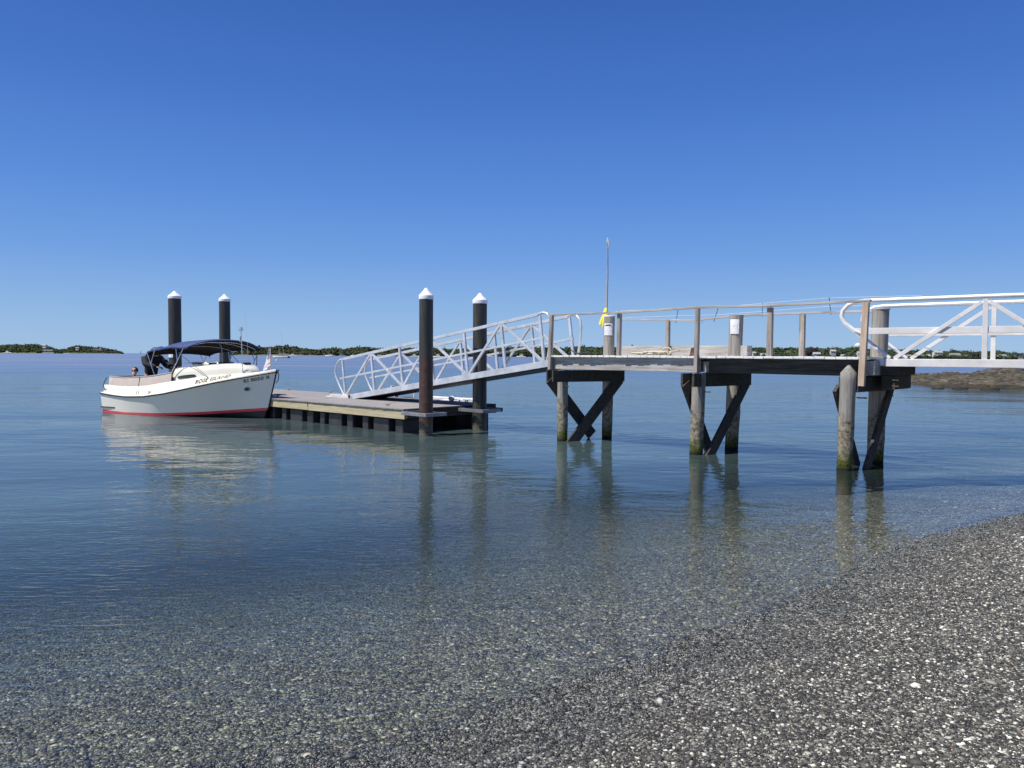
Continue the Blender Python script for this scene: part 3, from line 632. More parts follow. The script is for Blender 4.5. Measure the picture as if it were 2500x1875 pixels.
# pile guides (galvanised hoops)
for px, py in ((0.57, 0.19), (0.50, 2.03)):
    g = MB(); a = 0.30
    for y in (py-a, py+a): g.box(0.05, 0.94, y-0.03, y+0.03, 0.47, 0.55)
    g.box(0.88, 0.94, py-a+0.03, py+a-0.03, 0.47, 0.55); g.box(0.05, 0.11, py-a+0.03, py+a-0.03, 0.47, 0.55)
    g.build('pile_guide', M['galv'], dk, 0.003)
MB().box(0.06, 0.86, 2.36, 2.52, 0.46, 0.56).build('pile_guide', M['wdark'], dk, 0.02)
def cleat(x, y, z=0.602, s=1.0):
    c = MB(); c.box(x-0.05*s, x+0.05*s, y-0.02, y+0.02, z, z+0.012)
    for q in (-0.035, 0.035): c.tube([(x+q*s, y, z), (x+q*s, y, z+0.05)], 0.012, 8)
    c.tube([(x-0.15*s, y, z+0.075), (x-0.09*s, y, z+0.058), (x, y, z+0.052), (x+0.09*s, y, z+0.058), (x+0.15*s, y, z+0.075)], [0.007, 0.012, 0.015, 0.012, 0.007], 8)
    return c.build('cleat', M['galv'], dk)
cleat(-1.1, 0.35); cleat(-10.2, DW-0.15, s=1.1); cleat(-7.6, DW-0.15); cleat(-6.4, 0.35); cleat(-1.0, DW-0.15)
o = MB().tube([(-7.9+0.02*i+0.05*math.sin(i*1.3), 1.15+0.07*math.cos(i*0.9), 0.615) for i in range(30)], 0.012, 6).build('mooring_rope', M['black']); o.parent = None
o.matrix_world = dk.matrix_basis.copy() if False else Matrix.Translation(DF[0]) @ Matrix.Rotation(DF[3], 4, 'Z')
tag(o, 'dark mooring line lying in loose turns at the foot of the gangway', 'rope')

# ------------------------------------------------------------------ gangway to the shore
sg_ = empty('gangway', W(RF, 0, 0, 1.75), RF[3]); tag(sg_, 'white aluminium gangway with round pipe rails leading off to the right', 'gangway')
RL = 9.0; RW = 1.62
for y in (0.0, RW):
    sg = -1 if y == 0 else 1
    MB().box(0.38, RL, y-0.035, y+0.035, 0.0, 0.125).build('bottom_beam', M['aluw'], sg_, 0.005)
    MB().box(0.30, 0.375, y-0.03, y+0.03, 0.012, 0.118).build('beam_bracket', M['alu'], sg_, 0.004)
    loop = [(RL-0.4, 1.115), (4.5, 1.112), (1.8, 1.112), (0.05, 1.105), (-0.10, 1.09), (-0.22, 1.04), (-0.30, 0.95), (-0.32, 0.85), (-0.27, 0.74), (-0.15, 0.64), (0.05, 0.47), (0.45, 0.13)]
    MB().tube([(a, y, b) for a, b in loop], 0.036, 14).build('pipe_rail', M['pipe'], sg_)
    MB().box(0.12 if y else -0.12, RL-0.2, y-sg*0.02-0.02, y-sg*0.02+0.02, 0.54, 0.645).build('mid_rail', M['aluw'], sg_, 0.004)
    k = 0; s = 1.80
    while s < RL-0.3:
        MB().beam((s, y, 0.126), (s, y, 1.09), 0.045, 0.075, upv=(1, 0, 0)).build('post', M['aluw'], sg_, 0.004)
        for d in (-1, 1): MB().beam((s+d*1.28, y+sg*0.003, 0.13), (s+d*0.05, y+sg*0.003, 1.03), 0.042, 0.062).build('diagonal', M['aluw'], sg_, 0.004)
        s += 2.62
MB().box(0.4, RL, 0.04, RW-0.04, 0.07, 0.10).build('walkway', M['galv'], sg_)
mb = MB()
for i in range(24): mb.box(0.5+i*0.36, 0.55+i*0.36, 0.04, RW-0.04, 0.005, 0.065)
mb.build('cross_members', M['alu'], sg_)
MB().tube([(0.26, -0.06, 0.085), (0.26, 0.05, 0.085)], 0.028, 12).tube([(0.26, RW-0.05, 0.085), (0.26, RW+0.06, 0.085)], 0.028, 12).build('hinge_pin', M['galv'], sg_)
#@@PART3
# ------------------------------------------------------------------ the launch
BO = (-12.9*0.985, 26.1*0.985); BF = frame(BO, 29.7); BS = 0.985
boat = empty('motor_launch', W(BF, 0, 0, 0), BF[3]); boat.scale = (BS, BS, BS)
tag(boat, 'cream motor launch with a navy sun canopy and red waterline stripe moored at the float', 'boat')
TS = [(0, 1.12), (.2, 1.21), (.42, 1.24), (.56, 1.19), (.68, 1.06), (.78, .86), (.87, .59), (.94, .32), (.98, .14), (1, .03)]
TW = [(0, 1.06), (.2, 1.11), (.40, 1.06), (.55, .90), (.68, .66), (.78, .42), (.87, .22), (.94, .10), (.98, .045), (1, .02)]
ZS = [(0, .60), (.12, .55), (.22, .53), (.36, .565), (.5, .68), (.62, .83), (.74, 1.00), (.87, 1.19), (1, 1.38)]
ZR = [(0, .075), (.2, .04), (.45, .075), (.66, .145), (.8, .22), (1, .33)]
XS = 6.84
def lev(u, k, side):
    """k: 0 keel, 1 waterline, 2 red bottom, 3 red top, 3..7 topsides"""
    bs, bw, zs, zr = (lerp_tab(u, t) for t in (TS, TW, ZS, ZR)); zb = zr-0.085
    stem = {0: 5.9, 1: 6.34}
    if k == 0: return (5.95*u, 0.0, -0.42+0.1*max(0, u-0.7))
    if k == 1: return (6.32*u, side*bw*0.93, -0.03)
    z = zb if k == 2 else zr + (zs-zr)*(k-3)/4.0
    t = (z-0.0)/zs; p = 1.0+0.7*max(0, (u-0.5)*2)
    xst = 6.36 + 0.36*min(1, max(0, z/1.1)) + 0.09*max(0, z-1.1)/0.3 + (0.03 if k > 2 else 0)
    return (xst*u, side*(bw + (bs-bw)*max(0, t)**p), z)
US = [i/40 for i in range(41)]
US = [1-(1-u)**1.25 for u in US]
for side, nm in ((1, 'port'), (-1, 'star')): pass
def shell(k0, k1, sub=1, off=0.0, ends=True):
    mb = MB()
    ks = [k0+(k1-k0)*i/sub for i in range(sub+1)]
    for side in (-1, 1):
        rows = []
        for u in US:
            r = []
            for k in ks:
                ka, kb = int(math.floor(k)), int(math.ceil(k)); f = k-ka
                a, b = Vector(lev(u, ka, side)), Vector(lev(u, kb, side)); p = a*(1-f)+b*f
                p.y += side*off; p.x += off*u; r.append(tuple(p))
            rows.append(r if side > 0 else r[::-1])
        mb.grid(rows)
    a = [tuple(Vector(lev(0, k, -1))+Vector((0, -off, 0))) for k in range(k0, k1+1)]; b = [tuple(Vector(lev(0, k, 1))+Vector((0, off, 0))) for k in range(k0, k1+1)]
    if ends: mb.add(a+b[::-1], [tuple(range(len(a)*2))])
    return mb
shell(0, 2, 2).build('bottom', M['anti'], boat, weld=True)
shell(2, 3, 1, 0.0).build('boot_stripe', M['red'], boat, weld=True)
shell(3, 7, 4).build('hull', M['hullw'], boat, weld=True)
def sheer(u, dy=0, dz=0, side=-1): 
    p = lev(u, 7, side); return (p[0]+(0.03*u if dy < 0 else 0), p[1]-side*dy if True else 0, p[2]+dz)
for side in (-1, 1):
    MB().tube([(lambda p: (p[0]+0.012*u, p[1]+side*0.016, p[2]+0.01))(lev(u, 7, side)) for u in US], 0.022, 8).build('rub_rail', M['rub'], boat)
MB().tube([(lambda p: (p[0]+0.012, 0, p[2]))(lev(1, k, 1)) for k in range(2, 8)], 0.018, 8).build('stem_strip', M['rub'], boat)
MB().box(-0.012, 0.75, -1.125, -1.085, 0.155, 0.185).build('rub_strip', M['rub'], boat, 0.004)
# gunwale band, raised topside band, side deck, bow deck
def dl(u, j, side):
    """deck levels: 0 sheer, 1 gunwale top out, 2 gunwale in, 3 band foot, 4 band top, 5 centre"""
    p = lev(u, 7, side); b = abs(p[1]); zs = p[2]
    g = 0.055 + 0.03*u; nar = min(1.0, b/0.5)
    yb = max(0.0, b-0.05*nar)
    up_ = lerp_tab(u, [(0, .24), (.3, .28), (.5, .30), (.7, .235), (.85, .10), (.93, .03), (1, .0)])
    ins = lerp_tab(u, [(0, .10), (.5, .13), (.7, .20), (.85, .22), (1, .2)])
    if j == 0: return (p[0], side*b, zs+0.02)
    if j == 1: return (p[0]+0.02*u, side*(b-0.006), zs+g)
    if j == 2: return (p[0], side*yb*0.985, zs+g+0.008)
    if j == 3: return (p[0], side*max(0, yb*0.96-0.015), zs+g-0.002)
    if j == 4: return (p[0]-0.0, side*max(0, b-ins*nar-0.03), zs+g+up_)
    return (p[0], 0.0, zs+g+up_+0.02)
mb = MB()
for side in (-1, 1):
    rows = []
    for u in US:
        r = [dl(u, j, side) for j in range(5)]
        if u > 0.50: r.append(dl(u, 5, side))
        else: r.append((r[-1][0], r[-1][1]*0.965, r[-1][2]))
        rows.append(r if side > 0 else r[::-1])
    mb.grid(rows)
a = [dl(0, j, -1) for j in range(5)]; b = [dl(0, j, 1) for j in range(5)]; mb.add(a+b[::-1], [tuple(range(10))])
mb.build('deck', M['gel'], boat, weld=True)
# cockpit: floor, coaming of tan canvas panels with a dark cap, lining
def coam(u, side):
    p = dl(u, 4, side); return p
path = [(3.42, -1), (3.0, -1), (2.5, -1), (2.0, -1), (1.5, -1), (1.0, -1), (0.6, -1), (0.3, -1)]
def cp(x, side, inset=0.0):
    u = x/6.75; p = dl(u, 4, side); return (x, side*(abs(p[1])-0.012-inset), p[2])
def loop(inset, zf):
    L = [cp(x, -1, inset) for x in (3.45, 3.1, 2.7, 2.3, 1.9, 1.5, 1.1, 0.75, 0.45, 0.27)]
    y0 = L[-1][1]; z0 = L[-1][2]
    L += [(0.18+inset*0.8, y0*0.95, z0), (0.12+inset, y0*0.85, z0), (0.10+inset, y0*0.4, z0), (0.10+inset, 0, z0)]
    L += [(x, -y, z) for x, y, z in L[-2::-1]]
    return [(x, y, zf(x, z)) for x, y, z in L]
top = lambda x: lerp_tab(x, [(0, 1.165), (1.2, 1.14), (2.2, 1.19), (2.9, 1.25), (3.3, 1.33), (3.5, 1.34)])
bot = lambda x: lerp_tab(x, [(0, .845), (1.2, .82), (2.2, .85), (2.8, .90), (3.3, 1.0), (3.5, 1.03)])
mb = MB(); mb.grid([loop(0.0, lambda x, z: bot(x)-0.03), loop(-0.004, lambda x, z: bot(x)+0.12), loop(0.02, lambda x, z: top(x))], smooth=True); mb.build('coaming_panel', M['canvas'], boat)
MB().tube(loop(0.0, lambda x, z: bot(x)-0.005), 0.014, 6).build('coaming_seam', M['rub'], boat)
MB().tube(loop(0.03, lambda x, z: top(x)), 0.024, 6).build('coaming_cap', M['grey'], boat)
MB().grid([loop(0.05, lambda x, z: top(x)-0.005), loop(0.10, lambda x, z: 0.40)], smooth=True).build('cockpit_lining', M['inner'], boat)
p0 = cp(1.98, -1, -0.006)
MB().tube([(1.91, p0[1]+0.0, bot(1.9)), (1.95, p0[1]+0.02, top(1.9))], 0.014, 6).build('panel_joint', M['inner'], boat)
MB().grid([[(0.12, -1.0, 0.40), (0.12, 1.0, 0.40)], [(3.5, -1.05, 0.40), (3.5, 1.05, 0.40)]], False).build('cockpit_floor', M['grey'], boat)
MB().box(0.22, 0.72, -0.85, 0.85, 0.40, 0.80).build('stern_seat', M['canvas'], boat, 0.02)
MB().box(2.6, 3.2, -0.35, 0.35, 0.40, 1.15).build('helm_console', M['gel'], boat, 0.03)
w = MB(); 
w.tube([(2.52+0.02, 0.0+0.19*math.cos(a), 1.20+0.19*math.sin(a)) for a in [i*2*math.pi/20 for i in range(21)]], 0.014, 6); w.tube([(2.54, -0.18, 1.2), (2.54, 0.18, 1.2)], 0.01, 6); w.tube([(2.54, 0, 1.02), (2.54, 0, 1.38)], 0.01, 6)
w.build('steering_wheel', M['steel'], boat)
# cabin trunk
TX = [(3.32, .90, 1.30, 1.44), (3.42, .89, 1.46, 1.52), (3.7, .87, 1.49, 1.55), (4.2, .83, 1.52, 1.60), (4.7, .74, 1.545, 1.625), (5.1, .62, 1.565, 1.64), (5.4, .51, 1.57, 1.64), (5.62, .42, 1.55, 1.61), (5.78, .33, 1.49, 1.53), (5.95, .20, 1.42, 1.42)]
rows = []
for x, hw, zt, zc in TX:
    rows.append([(x, -hw-0.05, 1.0), (x, -hw-0.02, zt-0.16), (x, -hw+0.005, zt-0.06), (x, -hw+0.05, zt), (x, -hw*0.5, zt+(zc-zt)*0.8), (x, 0, zc), (x, hw*0.5, zt+(zc-zt)*0.8), (x, hw-0.05, zt), (x, hw-0.005, zt-0.06), (x, hw+0.02, zt-0.16), (x, hw+0.05, 1.0)])
mb = MB(); mb.grid(rows); mb.add(rows[0], [tuple(range(11))]); mb.add(rows[-1], [tuple(range(10, -1, -1))]); mb.build('cabin_trunk', M['gel'], boat, weld=True)
# dark window on the aft cabin side
mb = MB(); seg = []
def band(x, dz, off=0.008):
    u = x/6.78; a = Vector(dl(u, 3, -1)); b = Vector(dl(u, 4, -1)); h = (b-a).length; p = a+(b-a)*(dz/h); n = Vector((0, -(b-a).z, (b-a).y)).normalized(); 
    if n.y > 0: n = -n
    return tuple(p+n*off)
pts = []
for i in range(28):
    a = 2*math.pi*i/28; c, s = math.cos(a), math.sin(a); c = math.copysign(abs(c)**0.6, c); s = math.copysign(abs(s)**0.7, s)
    x = 3.98+0.37*c; pts.append((x, -(lerp_tab(x, [(q[0], q[1]) for q in TX])+0.052), 1.225+0.035*c+0.045*s))
mb.add(pts, [tuple(range(28))]); mb.build('side_window', M['glass'], boat)
mb = MB(); rim = pts+[pts[0]]; mb.tube(rim, 0.006, 5, cap=False); mb.build('window_frame', M['rub'], boat)
# roof details
MB().tube([(3.6, -0.66, 1.60), (3.66, -0.66, 1.63), (4.9, -0.52, 1.67), (4.96, -0.52, 1.63)], 0.012, 6).build('grab_rail', M['steel'], boat)
MB().box(3.62, 4.55, -0.42, 0.42, 1.585, 1.665).build('roof_hatch', M['glass'], boat, 0.02)
MB().tube([(4.30, -0.55, 1.57), (4.33, -0.55, 1.61), (4.45, -0.55, 1.63), (4.55, -0.55, 1.60)], [0.03, 0.05, 0.05, 0.03], 8).build('vent', M['gel'], boat)
MB().box(5.48, 5.64, -0.12, 0.12, 1.60, 1.665).build('bow_light', M['black'], boat, 0.01)
# windscreen frame
for s in (-1, 1):
    MB().tube([(3.36, s*0.86, 1.32), (3.50, s*0.84, 1.50), (3.86, s*0.80, 1.52)], 0.010, 6).build('screen_frame', M['steel'], boat)
# port holes
for side in (-1, 1):
    u = 6.02/6.7; a, b = Vector(lev(u, 5, side)), Vector(lev(u, 6, side)); c = a*0.45+b*0.55; n = Vector((0.32, side*0.93, -0.25)).normalized()
    t1 = Vector((1, 0, 0)); t1 = (t1-n*t1.dot(n)).normalized(); t2 = n.cross(t1)
    ring = [tuple(c+n*0.014+t1*0.095*math.cos(k*math.pi/10)+t2*0.06*math.sin(k*math.pi/10)) for k in range(21)]
    o = MB().tube(ring, 0.014, 6, cap=False).build('porthole', M['steel'], boat)
    MB().add([tuple(c+n*0.012+t1*0.09*math.cos(k*math.pi/10)+t2*0.055*math.sin(k*math.pi/10)) for k in range(20)], [tuple(range(20))]).build('porthole_glass', M['glass'], o)
# lettering
def text_mesh(txt, size):
    cu = bpy.data.curves.new("t", 'FONT'); cu.body = txt; cu.size = size; cu.space_character = 1.12; cu.offset = 0.004; cu.resolution_u = 3
    o = bpy.data.objects.new("t", cu); COL.objects.link(o); dg = bpy.context.evaluated_depsgraph_get(); me = bpy.data.meshes.new_from_object(o.evaluated_get(dg))
    vs = [tuple(v.co) for v in me.vertices]; fs = [tuple(p.vertices) for p in me.polygons]; bpy.data.objects.remove(o); return vs, fs
vs, fs = text_mesh("ROSE ISLAND", 0.185); wx = max(v[0] for v in vs)
MB().add([band(4.50+v[0]/wx*1.06, 0.05+v[1]*1.0, 0.016) for v in vs], fs).build('boat_name', M['ink'], boat)
vs, fs = text_mesh("RI 8050 R", 0.15); wx = max(v[0] for v in vs)
def hullp(x, h):
    u = min(0.995, x/6.74); a = Vector(lev(u, 6, -1)); b = Vector(lev(u, 7, -1)); L = (b-a).length; d = (b-a)/L; p = b-d*h; n = Vector((0.5, -0.85, -0.2)).normalized(); return tuple(p+n*0.012)
MB().add([hullp(5.98+v[0]/wx*0.66, 0.165-v[1]) for v in vs], fs).build('registration', M['ink'], boat)
vs, fs = text_mesh("24", 0.12)
MB().add([band(2.52+v[0], 0.03+v[1], 0.006) for v in vs], fs).build('model_mark', M['ink'], boat)
MB().tube([band(1.9, 0.02, 0.006), band(1.94, 0.16, 0.006)], 0.006, 5).build('vent_slot', M['ink'], boat)
MB().tube([band(2.0, 0.02, 0.006), band(2.04, 0.16, 0.006)], 0.006, 5).build('vent_slot', M['ink'], boat)
# sun canopy
BX = [(0.0, 1.92, 0.80, 1.91, 0.06), (0.03, 2.05, 0.86, 1.99, 0.07), (0.12, 2.35, 0.92, 2.02, 0.10), (0.3, 2.75, 0.95, 2.06, 0.14), (0.5, 3.05, 0.97, 2.09, 0.17), (0.7, 3.45, 0.98, 2.10, 0.18), (0.85, 3.8, 0.97, 2.09, 0.18), (1.0, 4.10, 0.95, 2.08, 0.17)]
def can(side_drop, lift=0.05):
    rows = []
    for t, x, hw, z, cr in BX:
        r = []
        for j in range(17):
            s = -1+j/8.0; y = hw*s
            xx = x + 0.22*(1-s*s)*max(0, (t-0.7)/0.3) + (s+1)/2*1.02
            zz = z + lift*t + cr*(1.0+0.35*t)*(1-abs(s)**2.6) - 0.05*t*(s+1)/2*abs(s)**3 + 0.012*math.sin(x*7+y*3)
            r.append((xx, y, zz))
        r = [(r[0][0], r[0][1]-0.012, r[0][2]-side_drop)] + r + [(r[-1][0], r[-1][1]+0.012, r[-1][2]-side_drop)]
        rows.append(r)
    return rows
cr_ = can(0.06); mb = MB(); mb.grid(cr_); front = cr_[-1]; mb.grid([front, [(p[0]+0.01, p[1], p[2]-0.03) for p in front]]); back = cr_[0]; mb.grid([[(p[0]-0.03, p[1], p[2]-0.07) for p in back], back])
o = mb.build('sun_canopy', M['navy'], boat, weld=True, solid=0.012); o.data.materials.append(M['undershade']); o.modifiers['thick'].material_offset = 1
MB().tube([(1.98, -0.62, 1.97), (2.02, -0.52, 2.03), (2.10, -0.36, 2.06), (2.22, -0.2, 2.05)], [0.03, 0.09, 0.10, 0.03], 10).build('canopy_roll', M['navy'], o)
# canopy frame
def fr(pts, mat='steel', r=0.0125): return MB().tube(pts, r, 8).build('canopy_frame', M[mat], boat)
for s in (-1, 1):
    y = s*1.0
    fr([(2.2+0.0, s*0.97, 1.96), (2.86, s*1.03, 0.86)], r=0.015)
    fr([(3.40, s*1.0, 1.32), (3.67, s*0.98, 1.70), (3.93, s*0.97, 1.96+0.12)])
    fr([(3.60, s*0.97, 2.10), (3.67, s*0.98, 1.72)])
    fr([(3.72, s*0.97, 1.95), (4.84, s*0.80, 1.22)], 'rub', 0.008)
    fr([(2.58, s*1.02, 1.36), (2.42, s*0.99, 1.60), (2.62, s*0.98, 2.08)])
    fr([(2.86, s*1.03, 0.86), (3.45, s*1.0, 1.22)], 'ink', 0.005); fr([(3.4, s*1.0, 1.3), (3.0, s*1.03, 0.80)], 'ink', 0.005)
for x, hw, z, cr in ((2.75, .94, 2.04, .13), (3.45, .96, 2.08, .20), (3.9, .94, 2.07, .22)):
    fr([(x+1.02*(s+1)/2, hw*s, z-0.01+cr*(1-abs(s)**2.6)) for s in [i/8-1 for i in range(17)]])
fr([(4.78, 0.90, 2.02), (5.05, 0.88, 1.86), (5.10, 0.80, 1.38)], 'rub', 0.011); fr([(4.75, 0.90, 2.05), (4.95, 0.87, 1.72), (4.84, 0.85, 1.42)], 'rub', 0.009); fr([(5.05, 0.88, 1.86), (4.95, 0.87, 1.72)], 'rub', 0.008)
fr([(4.5, -0.1, 2.22), (4.60, -0.1, 2.12), (4.62, -0.1, 1.62)], 'grey', 0.012)
# mast with light, antenna
MB().tube([(5.80, -0.34, 1.36), (5.74, -0.34, 2.60)], 0.013, 8).build('mast', M['steel'], boat)
MB().box(5.67, 5.80, -0.38, -0.30, 2.60, 2.66).box(5.70, 5.78, -0.37, -0.31, 2.66, 2.72).build('mast_lamp', M['steel'], boat, 0.01)
MB().box(5.69, 5.72, -0.36, -0.32, 2.28, 2.45).build('radar_reflector', M['grey'], boat, 0.006)
MB().tube([(5.1, 0.5, 1.6), (4.95, 0.5, 3.3)], [0.006, 0.002], 6).build('antenna', M['line'], boat)
# bow staff and flag, bow line, fender line at the stern
MB().tube([(6.60, 0, 1.42), (6.60, 0, 2.12)], 0.011, 8).build('flag_staff', M['wtan'], boat)
fl = []
for i in range(9):
    s = i/8; fl.append([(6.59-0.30*s*(0.35+0.65*j/6)-0.02*math.sin(s*6), 0.03*math.sin(s*7+j*0.6), 2.08-0.50*j/6*(1-0.25*s)-0.30*s*(j/6)) for j in range(7)])
mb = MB(); mb.grid(fl); o = mb.build('flag', M['flagw'], boat)
for k in (1, 3, 5):
    m2 = MB(); m2.grid([[tuple(Vector(r[k])+Vector((0, -0.004, 0.02))), tuple(Vector(r[k])+Vector((0, -0.004, -0.025)))] for r in fl[:8]]); m2.build('stripe', M['flagr'], o)
m2 = MB(); m2.grid([[tuple(Vector(r[0])*(1-f)+Vector(r[3])*f+Vector((0, -0.005, -0.01))) for f in (0, 0.5, 1)] for r in fl[:4]]); m2.build('flag_canton', M['flagb'], o)
MB().tube([(6.86, 0, 1.44), (6.92, -0.02, 1.42), (6.95, -0.01, 1.30), (6.90, 0, 1.14), (6.80, 0.02, 1.08)], 0.014, 7).build('bow_line', M['rub'], boat)
MB().ball((6.90, 0, 1.44), 0.035, 8, 6, (1.3, 1, .8)).build('bow_roller', M['rub'], boat)
MB().tube([(0.10, -0.95, 1.13), (0.04, -1.0, 1.0), (0.03, -1.04, 0.85), (0.08, -1.02, 0.70)], 0.012, 6).build('stern_line', M['rub'], boat)
MB().lathe((0.28, -1.115, 0.72), [(0.0, 0), (0.03, 0), (0.03, 0.05), (0, 0.05)], 8).build('stern_fitting', M['grey'], boat)

# ------------------------------------------------------------------ people in the launch
def skinned(name, chains, mat, parent, sub=2):
    """chains: list of [(point, radius), ...]; first point of later chains may repeat an existing point to branch"""
    vs = []; rad = []; es = []; key = {}
    for ch in chains:
        prev = None
        for p, r in ch:
            k = tuple(round(c, 4) for c in p)
            if k not in key: key[k] = len(vs); vs.append(p); rad.append(r)
            i = key[k]
            if prev is not None and prev != i: es.append((prev, i))
            prev = i
    me = bpy.data.meshes.new(name); me.from_pydata(vs, es, []); o = bpy.data.objects.new(name, me); COL.objects.link(o); me.materials.append(mat); o.parent = parent
    m = o.modifiers.new("skin", 'SKIN'); m.use_smooth_shade = True
    for i, r in enumerate(rad):
        rr = r if isinstance(r, tuple) else (r, r); me.skin_vertices[0].data[i].radius = rr
    me.skin_vertices[0].data[0].use_root = True
    s = o.modifiers.new("sub", 'SUBSURF'); s.levels = sub; s.render_levels = sub
    return o
def head(parent, c, yaw, hairmat, shades=False, capm=None, r=0.098):
    """face, ears, nose; local frame with +X forward rotated by yaw"""
    def T(p): 
        x, y, z = p; return (c[0]+x*math.cos(yaw)-y*math.sin(yaw), c[1]+x*math.sin(yaw)+y*math.cos(yaw), c[2]+z)
    mb = MB(); rows = []
    prof = [(-0.125, 0.030, 0.02), (-0.11, 0.055, 0.015), (-0.08, 0.070, 0.01), (-0.04, 0.078, 0.004), (0.0, 0.083, 0), (0.04, 0.085, -0.004), (0.08, 0.076, -0.008), (0.108, 0.050, -0.008), (0.12, 0.012, -0.008)]
    for z, q, dx in prof: rows.append([T((dx+q*1.16*math.cos(a), q*math.sin(a)*0.92, z)) for a in [2*math.pi*k/16 for k in range(16)]])
    mb.grid(rows, True, True); mb.add(rows[0], [tuple(range(16))]); mb.add(rows[-1], [tuple(range(16))])
    mb.tube([T((0.085, 0, 0.01)), T((0.112, 0, -0.025)), T((0.095, 0, -0.035))], [0.008, 0.014, 0.008], 8)
    for s in (-1, 1): mb.ball(T((0, s*0.08, -0.01)), 0.022, 8, 6, (0.8, 0.5, 1.3))
    h = mb.build('head', M['skin'], parent)
    MB().tube([T((0.088, -0.024, -0.062)), T((0.096, 0, -0.064)), T((0.088, 0.024, -0.062))], [0.004, 0.007, 0.004], 6).build('mouth', M['flagr'], h)
    for s in (-1, 1): MB().ball(T((0.087, s*0.03, 0.008)), 0.011, 8, 6).build('eye', M['hair'], h)
    hr = MB(); rows = []
    for i in range(9):
        t = i/8*1.95; rows.append([T((-0.018+0.112*math.sin(t)*math.cos(a)*(0.80 if math.cos(a) > 0.35 and t > 0.9 else 1.0), 0.096*math.sin(t)*math.sin(a), 0.012+0.122*math.cos(t)*(1.0 if not (math.cos(a) > 0.3 and t > 0.9) else 1.0)+ (0.07*max(0, math.cos(a))*max(0, t-0.9)))) for a in [2*math.pi*k/16 for k in range(16)]])
    hr.grid(rows, True, True); hr.add(rows[0], [tuple(range(16))]); hr.build('hair', hairmat, parent)
    if shades:
        g = MB(); 
        for s in (-1, 1): g.ball(T((0.090, s*0.034, 0.006)), 0.03, 10, 6, (0.35, 0.9, 0.75))
        g.tube([T((0.098, -0.01, 0.012)), T((0.1, 0.0, 0.014)), T((0.098, 0.01, 0.012))], 0.004, 5)
        for s in (-1, 1): g.tube([T((0.09, s*0.06, 0.012)), T((0.0, s*0.088, 0.01))], 0.004, 5)
        g.build('sunglasses', M['black'], parent)
    return h
def hand(base, d, upv, curl=0.5):
    """five short finger chains rooted in a palm"""
    d = Vector(d).normalized(); u = Vector(upv); s = d.cross(u).normalized(); u = s.cross(d); b = Vector(base)
    palm = b+d*0.075; ch = [[(tuple(b), (0.026, 0.022)), (tuple(palm), (0.038, 0.016))]]
    for i, L in enumerate((0.068, 0.076, 0.070, 0.056)):
        o = s*(0.028-0.019*i); k = palm+o+d*0.015; t = k+d*L*0.5-u*0.01*curl*2; e = t+d*L*0.4-u*0.035*curl
        ch.append([(tuple(palm), (0.038, 0.016)), (tuple(k), 0.0095), (tuple(t), 0.0088), (tuple(e), 0.0075)])
    th = b+d*0.03+s*0.03; ch.append([(tuple(b), (0.026, 0.022)), (tuple(th), 0.012), (tuple(th+d*0.035+s*0.015-u*0.01), 0.010), (tuple(th+d*0.06+s*0.012-u*0.02), 0.008)])
    return ch
BR = Matrix.Rotation(BF[3], 4, 'Z')
# the skipper stands at the wheel, back to us, head under the canopy
man = empty('person', W(BF, 1.58*BS, -0.40, 0.40*BS), BF[3]); man.scale = (1.16, 1.25, 1.16); tag(man, 'person in a black jacket standing at the wheel, head hidden by the canopy', 'person', 'people in the launch')
pel = (0, 0, 0.62); ch = [[(pel, (0.15, 0.11)), ((0.02, 0, 0.85), (0.155, 0.12)), ((0.06, 0, 1.05), (0.15, 0.11)), ((0.10, 0, 1.20), (0.12, 0.09)), ((0.13, 0, 1.29), (0.06, 0.06)), ((0.15, 0, 1.35), (0.055, 0.055))]]
sh = (0.10, 0, 1.20)
for s in (-1, 1):
    el = (0.30, s*0.33, 0.98) if s < 0 else (0.26, s*0.30, 0.95); wr = (0.62, s*0.20, 0.92)
    ch.append([(sh, (0.12, 0.09)), ((0.10, s*0.20, 1.17), 0.040), (el, 0.034), (wr, 0.028)])
    ch.append([(pel, (0.15, 0.11)), ((0.0, s*0.10, 0.55), 0.09), ((0.03, s*0.11, 0.32), 0.065), ((-0.01, s*0.12, 0.05), 0.045), ((0.13, s*0.13, 0.03), 0.035)])
    ch += hand(wr, (0.8, -s*0.1, 0.0), (0, 0, 1), 1.0)
skinned('body', ch, M['skin'], man)
jk = [[((0, 0, 0.56), (0.17, 0.14)), ((0.01, 0, 0.72), (0.175, 0.145)), ((0.04, 0, 0.92), (0.19, 0.15)), ((0.07, 0, 1.08), (0.225, 0.165)), ((0.10, 0, 1.20), (0.20, 0.13)), ((0.125, 0, 1.27), (0.085, 0.085))]]
for s in (-1, 1):
    el = (0.30, s*0.33, 0.98) if s < 0 else (0.26, s*0.30, 0.95); wr = (0.60, s*0.205, 0.925)
    jk.append([((0.10, 0, 1.20), (0.18, 0.125)), ((0.10, s*0.22, 1.175), 0.108), (el, 0.09), (wr, 0.068)])
skinned('jacket', jk, M['jacket'], man)
tr = [[((0, 0, 0.60), (0.165, 0.13)), ((0, 0, 0.56), (0.16, 0.13))]]
for s in (-1, 1): tr.append([((0, 0, 0.56), (0.16, 0.13)), ((0.0, s*0.10, 0.50), 0.10), ((0.03, s*0.11, 0.30), 0.075), ((-0.01, s*0.12, 0.06), 0.06)])
skinned('trousers', tr, M['jacket'], man)
head(man, (0.21, 0, 1.33), R(8), M['hair'])
